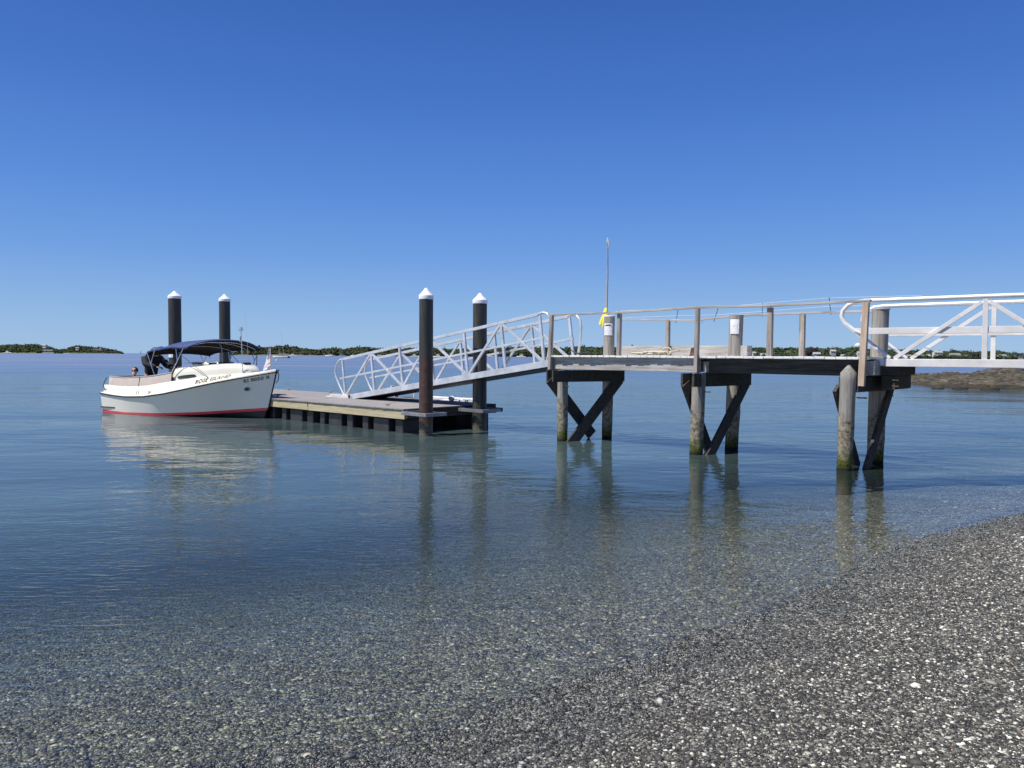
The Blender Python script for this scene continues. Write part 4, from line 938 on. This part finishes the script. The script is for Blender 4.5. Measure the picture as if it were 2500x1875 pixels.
# the passenger sits low in the stern looking towards the beach
wm = empty('person', W(BF, 0.50*BS, -0.22, 0.53*BS), BF[3]); tag(wm, 'dark haired person in sunglasses sitting low in the stern, hand at the chin', 'person', 'people in the launch')
pel = (0, 0, 0.12); FY = -R(62)
ch = [[(pel, (0.13, 0.11)), ((-0.02, 0, 0.32), (0.13, 0.10)), ((0.0, -0.01, 0.52), (0.14, 0.10)), ((0.0, -0.02, 0.60), (0.05, 0.05)), ((0.0, -0.02, 0.68), (0.045, 0.045))]]
sh = (0.0, -0.01, 0.52)
el = (0.20, -0.18, 0.42); wr = (0.17, -0.17, 0.66)
ch.append([(sh, (0.14, 0.10)), ((0.15, 0.03, 0.50), 0.055), (el, 0.038), (wr, 0.026)]); ch += hand(wr, (-0.35, 0.1, 0.6), (0.5, -0.8, 0), 0.9)
ch.append([(sh, (0.14, 0.10)), ((-0.15, -0.05, 0.50), 0.055), ((-0.12, -0.16, 0.28), 0.038), ((0.05, -0.22, 0.22), 0.026)]); ch += hand((0.05, -0.22, 0.22), (1, 0, 0), (0, 0, 1), 0.8)
for s in (-1, 1): ch.append([(pel, (0.13, 0.11)), ((0.10*s, -0.18, 0.13), 0.08), ((0.12*s, -0.42, 0.16), 0.06), ((0.12*s, -0.50, -0.1+0.02), 0.045)])
skinned('body', ch, M['skin'], wm)
jk = [[((0, 0, 0.10), (0.15, 0.13)), ((-0.02, 0, 0.32), (0.15, 0.12)), ((0.0, -0.01, 0.51), (0.155, 0.115)), ((0.0, -0.02, 0.56), (0.075, 0.07))]]
jk.append([((0.0, -0.01, 0.51), (0.155, 0.115)), ((0.155, 0.03, 0.49), 0.07), ((0.20, -0.17, 0.41), 0.052)])
jk.append([((0.0, -0.01, 0.51), (0.155, 0.115)), ((-0.155, -0.05, 0.49), 0.07), ((-0.12, -0.16, 0.28), 0.052)])
skinned('top', jk, M['inner'], wm)
head(wm, (0.03, -0.03, 0.79), FY, M['hair'], True)

# ------------------------------------------------------------------ dinghy on the far side of the float
dg = empty('inflatable_dinghy', W(DF, -3.7, 4.10, -0.02), DF[3]); tag(dg, 'low white inflatable dinghy with a black outboard behind the floating dock', 'dinghy')
tb = []
for x, y in ((-1.7, -0.62), (-1.0, -0.66), (0, -0.68), (1.0, -0.62), (1.6, -0.45), (1.95, -0.18), (2.05, 0), (1.95, 0.18), (1.6, 0.45), (1.0, 0.62), (0, 0.68), (-1.0, 0.66), (-1.7, 0.62)): tb.append((x, y, 0.36+0.05*max(0, x-0.8)))
MB().tube(tb, [0.08]+[0.19]*11+[0.08], 14).build('tube', M['grey'], dg)
MB().tube([(p[0]*1.0, p[1]*1.0, p[2]+0.185) for p in tb[1:-1]], 0.045, 8).build('grab_strake', M['aluw'], dg)
MB().box(-1.55, 1.6, -0.5, 0.5, 0.02, 0.16).build('floor', M['grey'], dg); MB().box(-1.60, -1.55, -0.5, 0.5, 0.05, 0.55).build('transom', M['grey'], dg)
MB().box(-0.2, 0.15, -0.55, 0.55, 0.40, 0.45).build('thwart', M['wdark'], dg)
ob = MB(); ob.lathe((-1.78, 0.0, 0.58), [(0.06, 0), (0.14, 0.04), (0.155, 0.18), (0.13, 0.30), (0.05, 0.34)], 14).box(-1.83, -1.72, -0.05, 0.05, -0.4, 0.58); ob.build('outboard_motor', M['black'], dg, 0.01)
MB().tube([(-1.50, -0.5, 0.5), (-1.40, -0.5, 0.92), (-1.40, 0.5, 0.92), (-1.50, 0.5, 0.5)], 0.02, 8).tube([(-1.40, -0.5, 0.92), (-1.15, -0.5, 0.45)], 0.015, 6).build('frame_arch', M['aluw'], dg)
o = MB().ball((0, 0, 0.075), 0.085, 10, 8, (1.2, 1, .9)).tube([(0.08, 0, 0.1), (0.16, 0.02, 0.05), (0.22, 0.05, 0.09), (0.33, 0.0, 0.02)], 0.02, 6).build('rope_coil', M['paper']); o.parent = None
o.matrix_world = Matrix.Translation(W(DF, -1.55, 2.95, 0.602)) @ Matrix.Rotation(DF[3], 4, 'Z'); tag(o, 'small white coil of line on the back edge of the float near its right end', 'rope')

# ------------------------------------------------------------------ rock ledge off the beach
def rock_mat():
    m = NM("ledge_rock"); co = m.coord((0.25, 0.6, 2.2)); c1 = m.coord()
    g = m.noise(co, 2.2, 6, 0.65, 1.2); n2 = m.noise(c1, 1.3, 5, 0.6)
    col = m.ramp(g, [(0.34, (0.012, 0.011, 0.009)), (0.46, (0.05, 0.044, 0.034)), (0.60, (0.12, 0.108, 0.085)), (0.76, (0.26, 0.245, 0.21))])
    col = m.mix(col, (0.10, 0.075, 0.03), m.ramp(n2, [(0.5, 0), (0.7, 0.5)]))
    ge = m.geo(); sp = m.n('ShaderNodeSeparateXYZ'); m.l(ge.outputs['Position'], sp.inputs[0]); col = m.mix(col, (0.03, 0.027, 0.015), m.maprange(sp.outputs[2], 0.22, 0.05, 0, 0.75))
    return m.pbr(col, 0.85, 0, m.bump(g, 0.15), 0.3)
M['rock'] = rock_mat()
def ledge_z(X, Y):
    # low layered outcrop whose tip trails away to the left
    poly = [(29.3, 60.5), (28.2, 54), (26.9, 49.2), (28.5, 48.2), (32, 47.6), (40, 46.5), (62, 46), (62, 58), (36, 60.5), (31, 62)]
    d = np.full(X.shape, 1e9); ins = np.zeros(X.shape, bool)
    for (x0, y0), (x1, y1) in zip(poly, poly[1:]+poly[:1]):
        dx, dy = x1-x0, y1-y0; t = np.clip(((X-x0)*dx+(Y-y0)*dy)/(dx*dx+dy*dy), 0, 1); d = np.minimum(d, np.hypot(X-x0-t*dx, Y-y0-t*dy))
        if y0 != y1: ins ^= ((Y < y0) != (Y < y1)) & (X < x0+(Y-y0)*dx/(y1-y0))
    d = np.where(ins, d, -d) + 0.5*vnoise(X, Y, 31, 0.9)
    hgt = np.interp(X, [27, 28.5, 29.6, 34.2, 35.2, 40, 60], [0.20, 0.32, 0.66, 0.72, 0.98, 1.2, 1.9])
    k = np.clip(d*1.1, -1.5, 1)
    z = np.where(k > 0, hgt*(0.25+0.75*np.clip(d/2.6, 0, 1))*np.minimum(1, k*3), k)
    z = z + np.clip(k, 0, 1)*hgt*(0.45*vnoise(X*0.8, Y*1.6, 23, 1.1) + 0.30*vnoise(X, Y*2, 24, 3.1) + 0.14*vnoise(X, Y, 25, 7.0))
    st = 0.14; q = z/st; fr_ = q-np.floor(q); z = (np.floor(q)+np.clip((fr_-0.6)/0.4, 0, 1))*st*0.7+z*0.3       # bedding steps
    return np.maximum(z, -0.6)
rk, _, _, _ = heightmesh('rock_ledge', np.arange(25.5, 62, 0.11), np.arange(44.5, 64, 0.11), ledge_z, M['rock'], None)
tag(rk, 'low brown layered rock ledge in the water beneath the right gangway', 'rock')
for i, (u, D, s) in enumerate(((2345, 46.5, 0.28), (2290, 46.9, 0.22), (2420, 46.0, 0.34), (2206, 49.5, 0.25))):
    p = far(u, D, 0); b = MB(); b.ball((0, 0, 0), s, 14, 10, (1.7, 1, 0.8)); b.v = [tuple(Vector(v)*(1+0.35*mnoise.noise(Vector(v)*5+Vector((i, 0, 0))))) for v in b.v]
    o = b.build('boulder', M['rock']); o.location = p; tag(o, ['pale boulder at the waterline in front of the middle of the rock ledge', 'rounded boulder at the left foot of the rock ledge', 'largest loose boulder, at the waterline under the right end of the gangway', 'boulder off the low left tip of the rock ledge'][i], 'boulder', 'boulders at the foot of the rock ledge')

# ------------------------------------------------------------------ far shores
def land_mat(name, a, b, c):
    m = NM(name); co = m.coord(); g = m.noise(co, 0.05, 6, 0.6); g2 = m.noise(co, 0.35, 4, 0.6)
    col = m.ramp(g, [(0.35, a), (0.55, b), (0.72, c)]); col = m.mix(col, a, m.ramp(g2, [(0.5, 0), (0.7, 0.5)]))
    ge = m.geo(); sp = m.n('ShaderNodeSeparateXYZ'); m.l(ge.outputs['Position'], sp.inputs[0])
    col = m.mix((0.16, 0.15, 0.13), col, m.maprange(m.math('ADD', sp.outputs[2], m.math('MULTIPLY', g2, 1.5)), 1.0, 2.6, 0, 1))
    return m.pbr(col, 0.9, 0, None, 0.1)
M['land'] = land_mat("scrub_land", (0.035, 0.055, 0.022), (0.075, 0.10, 0.045), (0.13, 0.14, 0.08))
def leaf_mat(name, a, b, c):
    m = NM(name); at = m.n('ShaderNodeAttribute'); at.attribute_name = 'tone'
    col = m.ramp(at.outputs['Fac'], [(0.0, a), (0.5, b), (1.0, c)]); return m.pbr(col, 0.9, 0, None, 0.1)
M['leafg'] = leaf_mat("green_foliage", (0.026, 0.042, 0.022), (0.052, 0.074, 0.036), (0.090, 0.112, 0.060))
M['leafo'] = leaf_mat("olive_foliage", (0.032, 0.040, 0.018), (0.058, 0.072, 0.032), (0.095, 0.105, 0.052))
M['leafp'] = leaf_mat("purple_foliage", (0.018, 0.012, 0.016), (0.038, 0.024, 0.028), (0.065, 0.045, 0.045))
M['leafy'] = leaf_mat("light_green_foliage", (0.06, 0.085, 0.04), (0.10, 0.135, 0.06), (0.15, 0.18, 0.09))
M['bark'] = paint("tree_bark", (0.10, 0.08, 0.06), 0.9)
def terrain(name, pts, depth, mat, lab):
    """pts: (u, D, height) along the shore; strip of land behind the shoreline"""
    P = []
    us = np.linspace(pts[0][0], pts[-1][0], 90); rows = []
    for u in us:
        D = np.interp(u, [p[0] for p in pts], [p[1] for p in pts]); h = np.interp(u, [p[0] for p in pts], [p[2] for p in pts])
        r = []
        for k, (dd, f) in enumerate(((-0.01, -1.0), (0, 0.0), (0.02, 0.12), (0.12, 0.45), (0.35, 0.85), (0.6, 1.0), (0.85, 0.9), (1.0, 0.0))):
            q = far(u, D) ; q = q*((D+depth*dd)/D); q.z = (h*f*(1+0.25*mnoise.noise(Vector((u*0.05, k*0.7, 0)))) if f > 0 else f*2); r.append(tuple(q))
        rows.append(r)
    mb = MB(); mb.grid(rows); o = mb.build(name, mat); o['kind'] = 'structure'; return o
def foliage(name, crowns, mat, lab=None, seed=0, per=70, leaf=1.0, parent=None):
    """crowns: (x, y, z, rx, rz); many tilted leaf clumps spread through each crown plus a ragged inner mass"""
    r = np.random.default_rng(seed); V = []; F = []; T = []; base = 0
    for (x, y, z, rx, rz) in crowns:
        n = int(per*max(0.5, rx/4)); tone = r.random()*0.55
        d = r.normal(size=(n, 3)); d /= np.linalg.norm(d, axis=1)[:, None]; rad = (0.55+0.5*r.random(n)**0.7)[:, None]
        lump = 1+0.28*np.sin(d[:, 0:1]*3.1+x)*np.cos(d[:, 2:3]*4+y)
        c = d*rad*lump*np.array([rx, rx, rz])+np.array([x, y, z])
        s = leaf*(0.5+0.9*r.random(n)); a = r.normal(size=(n, 3)); a /= np.linalg.norm(a, axis=1)[:, None]; b = np.cross(a, d+0.3*r.normal(size=(n, 3))); b /= np.linalg.norm(b, axis=1)[:, None]+1e-6
        q = np.stack([c-a*s[:, None]-b*s[:, None]*.6, c+a*s[:, None]*.8-b*s[:, None]*.8, c+a*s[:, None]+b*s[:, None]*.7, c-a*s[:, None]*.7+b*s[:, None]*.9], 1).reshape(-1, 3)
        V.append(q); F += [tuple(base+4*i+k for k in range(4)) for i in range(n)]; T.append(np.repeat(np.clip(tone+0.45*r.random(n), 0, 1), 4)); base += 4*n
        # inner mass
        m_, k_ = 8, 5; rows = [(x+0.8*rx*math.sin(math.pi*i/k_)*math.cos(2*math.pi*j/m_)*(1+0.2*r.random()), y+0.8*rx*math.sin(math.pi*i/k_)*math.sin(2*math.pi*j/m_), z+0.8*rz*math.cos(math.pi*i/k_)*(1+0.15*r.random())) for i in range(k_+1) for j in range(m_)]
        V.append(np.array(rows)); F += [(base+i*m_+j, base+(i+1)*m_+j, base+(i+1)*m_+(j+1) % m_, base+i*m_+(j+1) % m_) for i in range(k_) for j in range(m_)]; T.append(np.full(len(rows), tone*0.8+0.05)); base += len(rows)
    me = bpy.data.meshes.new(name); me.from_pydata(np.concatenate(V).tolist(), [], F); at = me.attributes.new('tone', 'FLOAT', 'POINT'); at.data.foreach_set('value', np.concatenate(T).astype(np.float32))
    o = bpy.data.objects.new(name, me); COL.objects.link(o); me.materials.append(mat); o.parent = parent
    return o
def px2z(v, D, u=1250): return H + (868+(u-1250)*0.00576 - v)/1878.0*D         # height of a far top read off the photo
def wood_strip(name, prof, D0, depth, mats, lab, seed, step=5.0, rx=(4, 7), shore=0.06, base=0.0):
    """prof: (u, v_top) skyline; rows of crowns filling up to it"""
    r = random.Random(seed); cr = []
    us = [p[0] for p in prof]; vs = [p[1] for p in prof]
    for row, (f, hf) in enumerate(((shore, 0.42), (0.25, 0.62), (0.55, 0.86), (0.9, 1.0))):
        D = D0*(1+0.0)+depth*f; u = us[0]
        while u < us[-1]:
            z = px2z(float(np.interp(u, us, vs)), D, u)*hf + r.uniform(-0.9, 0.7); rr = r.uniform(*rx); p = far(u, D+r.uniform(-.1, .1)*depth)
            rz = min(rr*0.85, max(1.5, z*0.5)); cr.append((p.x, p.y, max(rz*0.7, z-rz), rr, rz)); 
            if z > 2.6*rz: cr.append((p.x+r.uniform(-2, 2), p.y-2, max(rz*0.7, z-rz*2.3), rr*1.1, rz))
            u += rr*1878/D*r.uniform(0.75, 1.25)
    o = foliage(name, cr, mats, None, seed, 60, 1.0); tag(o, lab, 'woodland', kind='stuff'); return o
# right shore, about 980 m
RT = [(1330, 850), (1400, 847), (1420, 845), (1470, 848), (1500, 847), (1600, 848), (1700, 849), (1830, 848.5), (1870, 849), (1900, 848.5), (1935, 848), (1960, 849), (1985, 847), (2003, 849), (2020, 850), (2045, 847.5), (2057, 852), (2085, 846), (2100, 850), (2150, 854), (2200, 850), (2230, 854), (2260, 855), (2300, 857), (2330, 855), (2350, 856), (2400, 860), (2440, 857), (2470, 861), (2500, 862), (2560, 861), (2620, 862)]
terrain('hills', [(1330, 985, 6), (1700, 985, 8), (2100, 985, 9), (2300, 985, 6), (2620, 985, 5)], 330, M['land'], '')
wood_strip('woodland', RT, 1000, 120, M['leafg'], 'long belt of dark green trees on the far shore at right', 31, rx=(4.5, 8.5))
# middle-left shore, 930 m, and behind the gangway
MT = [(560, 862), (600, 850), (625, 846), (650, 848), (668, 846), (690, 844), (702, 842.5), (715, 846), (735, 848), (755, 851), (780, 854), (800, 850), (815, 847), (835, 850), (855, 850), (880, 848), (895, 847), (915, 850), (950, 851), (1000, 850), (1030, 852), (1060, 848), (1100, 851), (1150, 852), (1200, 848), (1240, 846), (1290, 847), (1335, 848)]
terrain('hills', [(555, 935, 2), (620, 935, 5), (700, 935, 9), (780, 935, 5), (900, 950, 7), (1335, 975, 7)], 260, M['land'], '')
wood_strip('woodland', MT, 945, 90, M['leafo'], 'olive green wooded shore behind the anchored boats, between launch and gangway', 32, rx=(3.5, 6))
# two low islands at left, about 1500 m
terrain('hills', [(-60, 1500, 12), (0, 1500, 14), (60, 1500, 15), (80, 1500, 16), (105, 1500, 11), (125, 1500, 9), (142, 1500, 4), (148, 1500, 0.3)], 160, M['land'], '')
terrain('hills', [(160, 1480, 1), (166, 1480, 7), (185, 1480, 12), (215, 1480, 11), (240, 1480, 11), (262, 1480, 8), (285, 1480, 5), (296, 1480, 1.5), (300, 1480, 0.2)], 140, M['land'], '')
wood_strip('woodland', [(-60, 842), (0, 841), (20, 840.5), (60, 841), (75, 838.5), (85, 839), (100, 844), (120, 845), (135, 850), (146, 857)], 1508, 40, M['leafo'], 'bushy green cover on the leftmost low island', 33, rx=(5, 9))
wood_strip('woodland', [(164, 853), (175, 846), (188, 844), (205, 845), (225, 847), (245, 848), (262, 851), (280, 854), (297, 859)], 1488, 35, M['leafo'], 'low green scrub on the pointed second island from the left', 34, rx=(3.5, 6), shore=0.1)
wood_strip('woodland', [(148, 853), (156, 851), (166, 853)], 2500, 40, M['leafg'], 'tiny distant wooded point between the two left islands', 35, rx=(6, 8))
# islet seen under the canopy
terrain('hills', [(475, 1200, 0.3), (484, 1200, 3), (497, 1200, 7.5), (505, 1200, 8), (512, 1200, 4), (521, 1200, 0.3)], 60, M['rock'], '')
rq = random.Random(77); cr = []
for k in range(150):
    u = rq.uniform(1500, 2560); D = rq.uniform(966, 978); p = far(u, D); rr = rq.uniform(1.6, 3.6); cr.append((p.x, p.y, rr*0.8, rr, rr*rq.uniform(0.7, 1.3)))
o = foliage('shore_bushes', cr, M['leafg'], None, 78, 60, 0.7); tag(o, 'low green bushes and garden trees along the far waterfront at right', 'bushes', kind='stuff')
# single trees that stand out on the right shore
def tree(u, D, vt, rx, mat, lab, rzf=1.0, seed=1):
    zt = px2z(vt, D, u); p = far(u, D); t = empty('tree', p); tag(t, lab, 'tree', 'trees standing out on the far right shore')
    rz = min(zt*0.46, rx*rzf); r = random.Random(seed); cr = [(0, 0, zt-rz, rx*0.8, rz)]
    for k in range(5): a = k*1.3; cr.append((rx*0.5*math.cos(a), rx*0.5*math.sin(a), zt-rz*(1.1+0.35*r.random()), rx*0.5, rz*0.65))
    foliage('crown', cr, mat, None, seed, 90, 0.8, t)
    tk = MB(); tk.tube([(0, 0, 0), (0.1, 0, zt*0.3), (0, 0, zt*0.65)], [0.5, 0.38, 0.15], 8)
    for k in range(3): a = k*2.1; tk.tube([(0, 0, zt*0.35), (rx*0.4*math.cos(a), rx*0.4*math.sin(a), zt*0.62)], [0.22, 0.08], 6)
    tk.build('trunk', M['bark'], t); return t
tree(1924, 990, 856, 7.5, M['leafy'], 'pale green round tree on the far shore between the two thin posts', 0.8, 41)
tree(1985, 990, 848, 9.5, M['leafp'], 'dark purple copper beech on the far shore right of the far rail post', 0.9, 42)
tree(2440, 992, 857, 6.0, M['leafg'], 'dark round tree directly right of the gangway uprights', 1.2, 43)
tree(2325, 992, 852, 4.5, M['leafg'], 'tallest feathery tree sticking above the right skyline', 1.6, 44)
tree(2385, 985, 864, 7.5, M['leafp'], 'low dark spreading tree just left of the gangway uprights', 0.6, 45)
tree(2042, 995, 847, 10, M['leafg'], 'broad domed green tree left of the white water tower', 0.7, 46)
tree(2353, 986, 857, 8, M['leafg'], 'round mid green tree beside the white house with a grey roof', 0.8, 47)
tree(2478, 990, 860, 6, M['leafg'], 'pointed green tree near the right edge of the photo', 1.0, 48)
# houses
M['hw'] = paint("white_house_wall", (0.62, 0.61, 0.58), 0.7); M['hg'] = paint("grey_shingle_wall", (0.42, 0.41, 0.39), 0.8); M['rg'] = paint("grey_roof", (0.24, 0.235, 0.23), 0.85); M['rw'] = paint("pale_roof", (0.36, 0.355, 0.34), 0.8)
M['win'] = paint("window_glass", (0.04, 0.05, 0.06), 0.15)
def house(u, D, w, d, h, wall, roof, lab, z0=None, v0=None, rot=0.0, gable=True):
    w *= 0.78; h *= 0.72; d *= 0.8
    z = z0 if z0 is not None else max(0.5, px2z(v0, D, u)); p = far(u, D, z); t = empty('house', p, rot); tag(t, lab, 'house', 'houses on the far shores')
    mb = MB().box(-w/2, w/2, -d/2, d/2, -3, h)
    if gable: mb.add([(-w/2, -d/2, h), (-w/2, d/2, h), (-w/2, 0, h+d*0.33)], [(0, 1, 2)]).add([(w/2, -d/2, h), (w/2, d/2, h), (w/2, 0, h+d*0.33)], [(0, 2, 1)])
    mb.build('wall', M[wall], t)
    rf = MB(); o_ = 0.5
    if gable:
        for s in (-1, 1): rf.add([(-w/2-o_, s*(d/2+o_), h-0.25), (w/2+o_, s*(d/2+o_), h-0.25), (w/2+o_, 0, h+d*0.33+0.1), (-w/2-o_, 0, h+d*0.33+0.1)], [(0, 1, 2, 3)])
    else: rf.box(-w/2-o_, w/2+o_, -d/2-o_, d/2+o_, h+0.004, h+0.4)
    rf.build('roof', M[roof], t, solid=0.2 if gable else 0)
    n = max(2, int(w/3.2)); fl = 2 if h > 4.5 else 1
    for k in range(fl):
        for i in range(n):
            x = -w/2+w*(i+0.5)/n; zz = 0.9+2.7*k
            if k == 0 and i == n//2: MB().box(x-0.5, x+0.5, -d/2-0.06, -d/2-0.003, 0, 2.1).build('door', M['rust' if wall == 'hg' else 'rg'], t)
            else: MB().box(x-0.55, x+0.55, -d/2-0.06, -d/2-0.003, zz, zz+1.3).build('window', M['win'], t)
    MB().box(w*0.22, w*0.22+0.8, -0.4, 0.4, h, h+d*0.33+1.0).build('chimney', M['rg'], t)
    return t
house(1840, 984, 4.5, 5, 2.8, 'hw', 'rw', 'tiny white house right of the kick board on the far shore', v0=866)
house(1863, 982, 10, 6, 3.0, 'hw', 'rw', 'low white house on the far shore left of the thin near post', v0=871)
house(1992, 982, 11, 7, 3.0, 'hw', 'rw', 'long low white house below the purple tree', v0=868.5)
house(2032, 986, 8, 6, 4.6, 'hg', 'rw', 'pale grey house half hidden among trees, midway to the water tower', v0=864)
house(2058, 982, 8, 5, 2.4, 'hw', 'rw', 'small white shed at the water left of the tan post', v0=872)
house(2098, 984, 9, 7, 3.2, 'hw', 'rw', 'white house under the water tower just left of the tan post', v0=867)
house(2217, 982, 7, 6, 3.4, 'hg', 'rg', 'grey gabled boathouse at the left end of the far waterfront', v0=874.5)
house(2247, 978, 7, 6, 3.2, 'hw', 'rw', 'white gabled house where the second diagonal meets the beam', v0=874.5)
house(2264, 980, 6, 6, 4.0, 'hw', 'rw', 'narrow white gabled house next to the right diagonal foot', v0=874.5)
house(2287, 990, 13, 8, 4.8, 'hw', 'rw', 'wide white house half up the slope under the skyline tree', v0=867.5)
house(2329, 984, 16, 8, 4.8, 'hw', 'rg', 'white two storey house with a dark grey roof', v0=874)
house(2360, 980, 12, 7, 3.2, 'hg', 'rg', 'low grey house beside the dark spreading tree', v0=875.5)
house(2427, 980, 9, 6, 3.0, 'hw', 'rw', 'small white house just right of the gangway uprights', v0=876)
house(2446, 982, 11, 7, 4.6, 'hg', 'rg', 'grey two storey house near the right edge', v0=876)
house(2461, 978, 5, 5, 3.0, 'hw', 'rw', 'tiny white gable below the pointed tree at right', v0=876.5)
house(2492, 980, 22, 9, 5.0, 'hw', 'rw', 'long white flat roofed building at the right edge', v0=877, gable=False)
house(110, 1515, 8, 6, 3.6, 'hw', 'rw', 'small white house on top of the leftmost island', v0=847)
house(190, 1495, 7, 5, 3.2, 'hw', 'rg', 'lone white house high on the second island', v0=853)
house(500, 1205, 9, 7, 5.0, 'hg', 'rg', 'grey house on the rocky islet below the canopy', v0=861)
f = empty('fort', far(237, 1500, 5), 0); tag(f, 'long pale stone fort on the second island', 'fort')
MB().box(-9, 9, -4, 4, -3, 4.5).build('wall', M['rw'], f); MB().box(7, 9.6, -3, 3, 4.5, 8.6).build('tower', M['hg'], f)
for i in range(6): MB().box(-8+2.6*i, -7+2.6*i, -4.06, -4.003, 1.2, 2.6).build('window', M['win'], f)
f = empty('stone_wall', far(119, 1500, 0.5), 0); tag(f, 'long pale terraced sea wall low on the leftmost island', 'wall')
MB().box(-9, 9, -2, 2, 4.5, 7.5).build('terrace', M['rw'], f); MB().box(-10, 12, -3.5, 0, -1, 2.2).build('terrace', M['hg'], f)
wt = empty('water_tower', far(2094, 1130, 8)); tag(wt, 'white water tower rising above the trees by the tan post', 'water tower')
zt = px2z(839, 1130, 2094)-8; MB().lathe((0, 0, 0), [(1.2, 0), (1.2, zt-9), (4.6, zt-7.5), (5.2, zt-4), (4.6, zt-1), (2.4, zt), (0.2, zt+0.3)], 20).build('tank', M['hw'], wt)
MB().box(-1.0, 1.0, -1.0, 1.0, zt+0.1, zt+1.6).build('top_hatch', M['hw'], wt)

# ------------------------------------------------------------------ anchored boats
def yacht(name, u, D, L, mast, lab, lean=0.0, rot=0.0, motor=False, group='boats anchored off the far shore', mats=('hw', 'hw')):
    t = empty(name, far(u, D, 0), rot); tag(t, lab, 'motorboat' if motor else 'sailboat', group)
    rows = []; B = L*0.16; Hh = L*0.11
    for i in range(11):
        s = i/10; b = B*(1-s**2.4)*(0.86+0.14*min(1, s*4)) + 0.02; zt = Hh*(1+0.35*s**2); rows.append([(L*(s-0.5), -b, zt), (L*(s*0.96-0.5), -b*0.8, 0), (L*(s*0.9-0.5), 0, -0.3), (L*(s*0.96-0.5), b*0.8, 0), (L*(s-0.5), b, zt), (L*(s-0.5), 0, zt+0.04)])
    mb = MB(); mb.grid(rows, True, True); mb.add(rows[0], [tuple(range(6))]); mb.build('hull', M[mats[0]], t)
    MB().box(-L*0.22, L*0.16, -B*0.55, B*0.55, Hh, Hh+L*(0.16 if motor else 0.07)).build('cabin', M[mats[1]], t, 0.05)
    MB().box(-L*0.18, L*0.12, -B*0.56, B*0.56, Hh+L*0.025, Hh+L*0.05).build('windows', M['win'], t)
    if not motor:
        MB().tube([(L*0.08, 0, Hh), (L*0.08+lean*mast, 0, Hh+mast)], [0.09, 0.05], 6).build('mast', M['grey'], t)
        MB().tube([(L*0.08, 0, Hh+L*0.16), (-L*0.36, 0, Hh+L*0.17)], [0.13, 0.10], 6).build('boom', M['hw'], t)
    else:
        MB().box(-L*0.12, L*0.04, -B*0.4, B*0.4, Hh+L*0.16, Hh+L*0.24).build('wheelhouse', M[mats[1]], t, 0.05)
    return t
b0 = yacht('sailboat', 684, 359, 6.8, 5.5, 'nearest white sailboat with a tall mast, just right of the launch bow', rot=R(15))
MB().tube([(-1.6, 0, 0.9), (-0.4, 0, 13.2)], [0.07, 0.03], 6).build('tall_mast', M['steel'], b0)
MB().box(-3.2, -0.6, -0.9, 0.9, 1.75, 1.95).build('canopy', M['hw'], b0); 
for x in (-3.0, -0.8): MB().tube([(x, -0.8, 0.7), (x, -0.8, 1.75)], 0.03, 5).build('canopy_post', M['steel'], b0)
MB().box(-4.4, -3.5, -0.4, 0.4, -0.1, 0.75).build('outboard', M['black'], b0, 0.1); b0.rotation_euler.z = R(180+12)
yacht('motorboat', 715, 700, 6.5, 0, 'low white motorboat lying at the wooded shore behind the nearest sailboat', motor=True)
yacht('sailboat', 803, 682, 6.9, 6.6, 'white sailboat left of the two in front of the gangway foot', rot=R(170))
yacht('sailboat', 811, 760, 5.5, 6.4, 'second white sailboat, close behind its neighbour left of the gangway', rot=R(20))
yacht('sailboat', 836, 900, 7.5, 7.5, 'small dim sailboat alone at the far shore left of the gangway', mats=('hg', 'hg'), rot=R(30))
yacht('sailboat', 861, 800, 6.0, 5.5, 'grey sailboat just above the lower end loop of the gangway', rot=R(150), mats=('hw', 'hg'))
yacht('sailboat', 928, 760, 7.0, 6.8, 'white sailboat seen through the first bay of the gangway', rot=R(10))
yacht('sailboat', 943, 860, 7.0, 7.2, 'paler sailboat behind the first bay of the gangway, farther off', rot=R(160))
yacht('motorboat', 1012, 640, 7.0, 0, 'white motorboat seen left of the rusty pile through the truss', motor=True)
yacht('motorboat', 1068, 560, 7.0, 0, 'white motorboat with a blue tint right of the rusty pile', motor=True, rot=R(180))
yacht('motorboat', 1117, 800, 8.0, 0, 'small white motorboat through the middle bay of the gangway', motor=True)
yacht('motorboat', 1198, 820, 8.0, 0, 'tiny white motorboat right of the far capped pile', motor=True)
yacht('motorboat', 1272, 700, 8.5, 0, 'white cabin boat seen low through the last bay of the gangway', motor=True, rot=R(180))
yacht('motorboat', 19, 1250, 13, 0, 'white motorboat off the shore of the leftmost island', motor=True, group='boats off the left islands')
yacht('sailboat', 158.5, 1300, 5.5, 5, 'left one of two tiny boats between the islands', group='boats off the left islands')
yacht('sailboat', 165, 1250, 6.5, 6, 'brighter right one of two tiny boats between the islands', group='boats off the left islands')
def sail(u, D, h, lab):
    t = yacht('sailboat', u, D, h*0.8, h, lab, group='sails on the horizon', rot=R(40)); L = h*0.8
    MB().add([(L*0.06, 0.1, L*0.3), (-L*0.4, 0.1, L*0.3), (L*0.06, 0.1, h)], [(0, 1, 2)]).build('sail', M['line'], t, solid=0.05)
sail(344, 3800, 15, 'faint sail on the open horizon left of the canopy'); sail(406, 3800, 14, 'faint sail on the horizon left of the white notice')
by = empty('mooring_buoy', far(674.5, 205, 0)); tag(by, 'small white mooring buoy beside the flag at the launch bow', 'buoy')
MB().ball((0, 0, 0.12), 0.28, 12, 8).build('float_ball', M['hw'], by); MB().tube([(0, 0, 0.35), (0, 0, 0.62)], 0.04, 6).build('pick_up_rod', M['hw'], by)
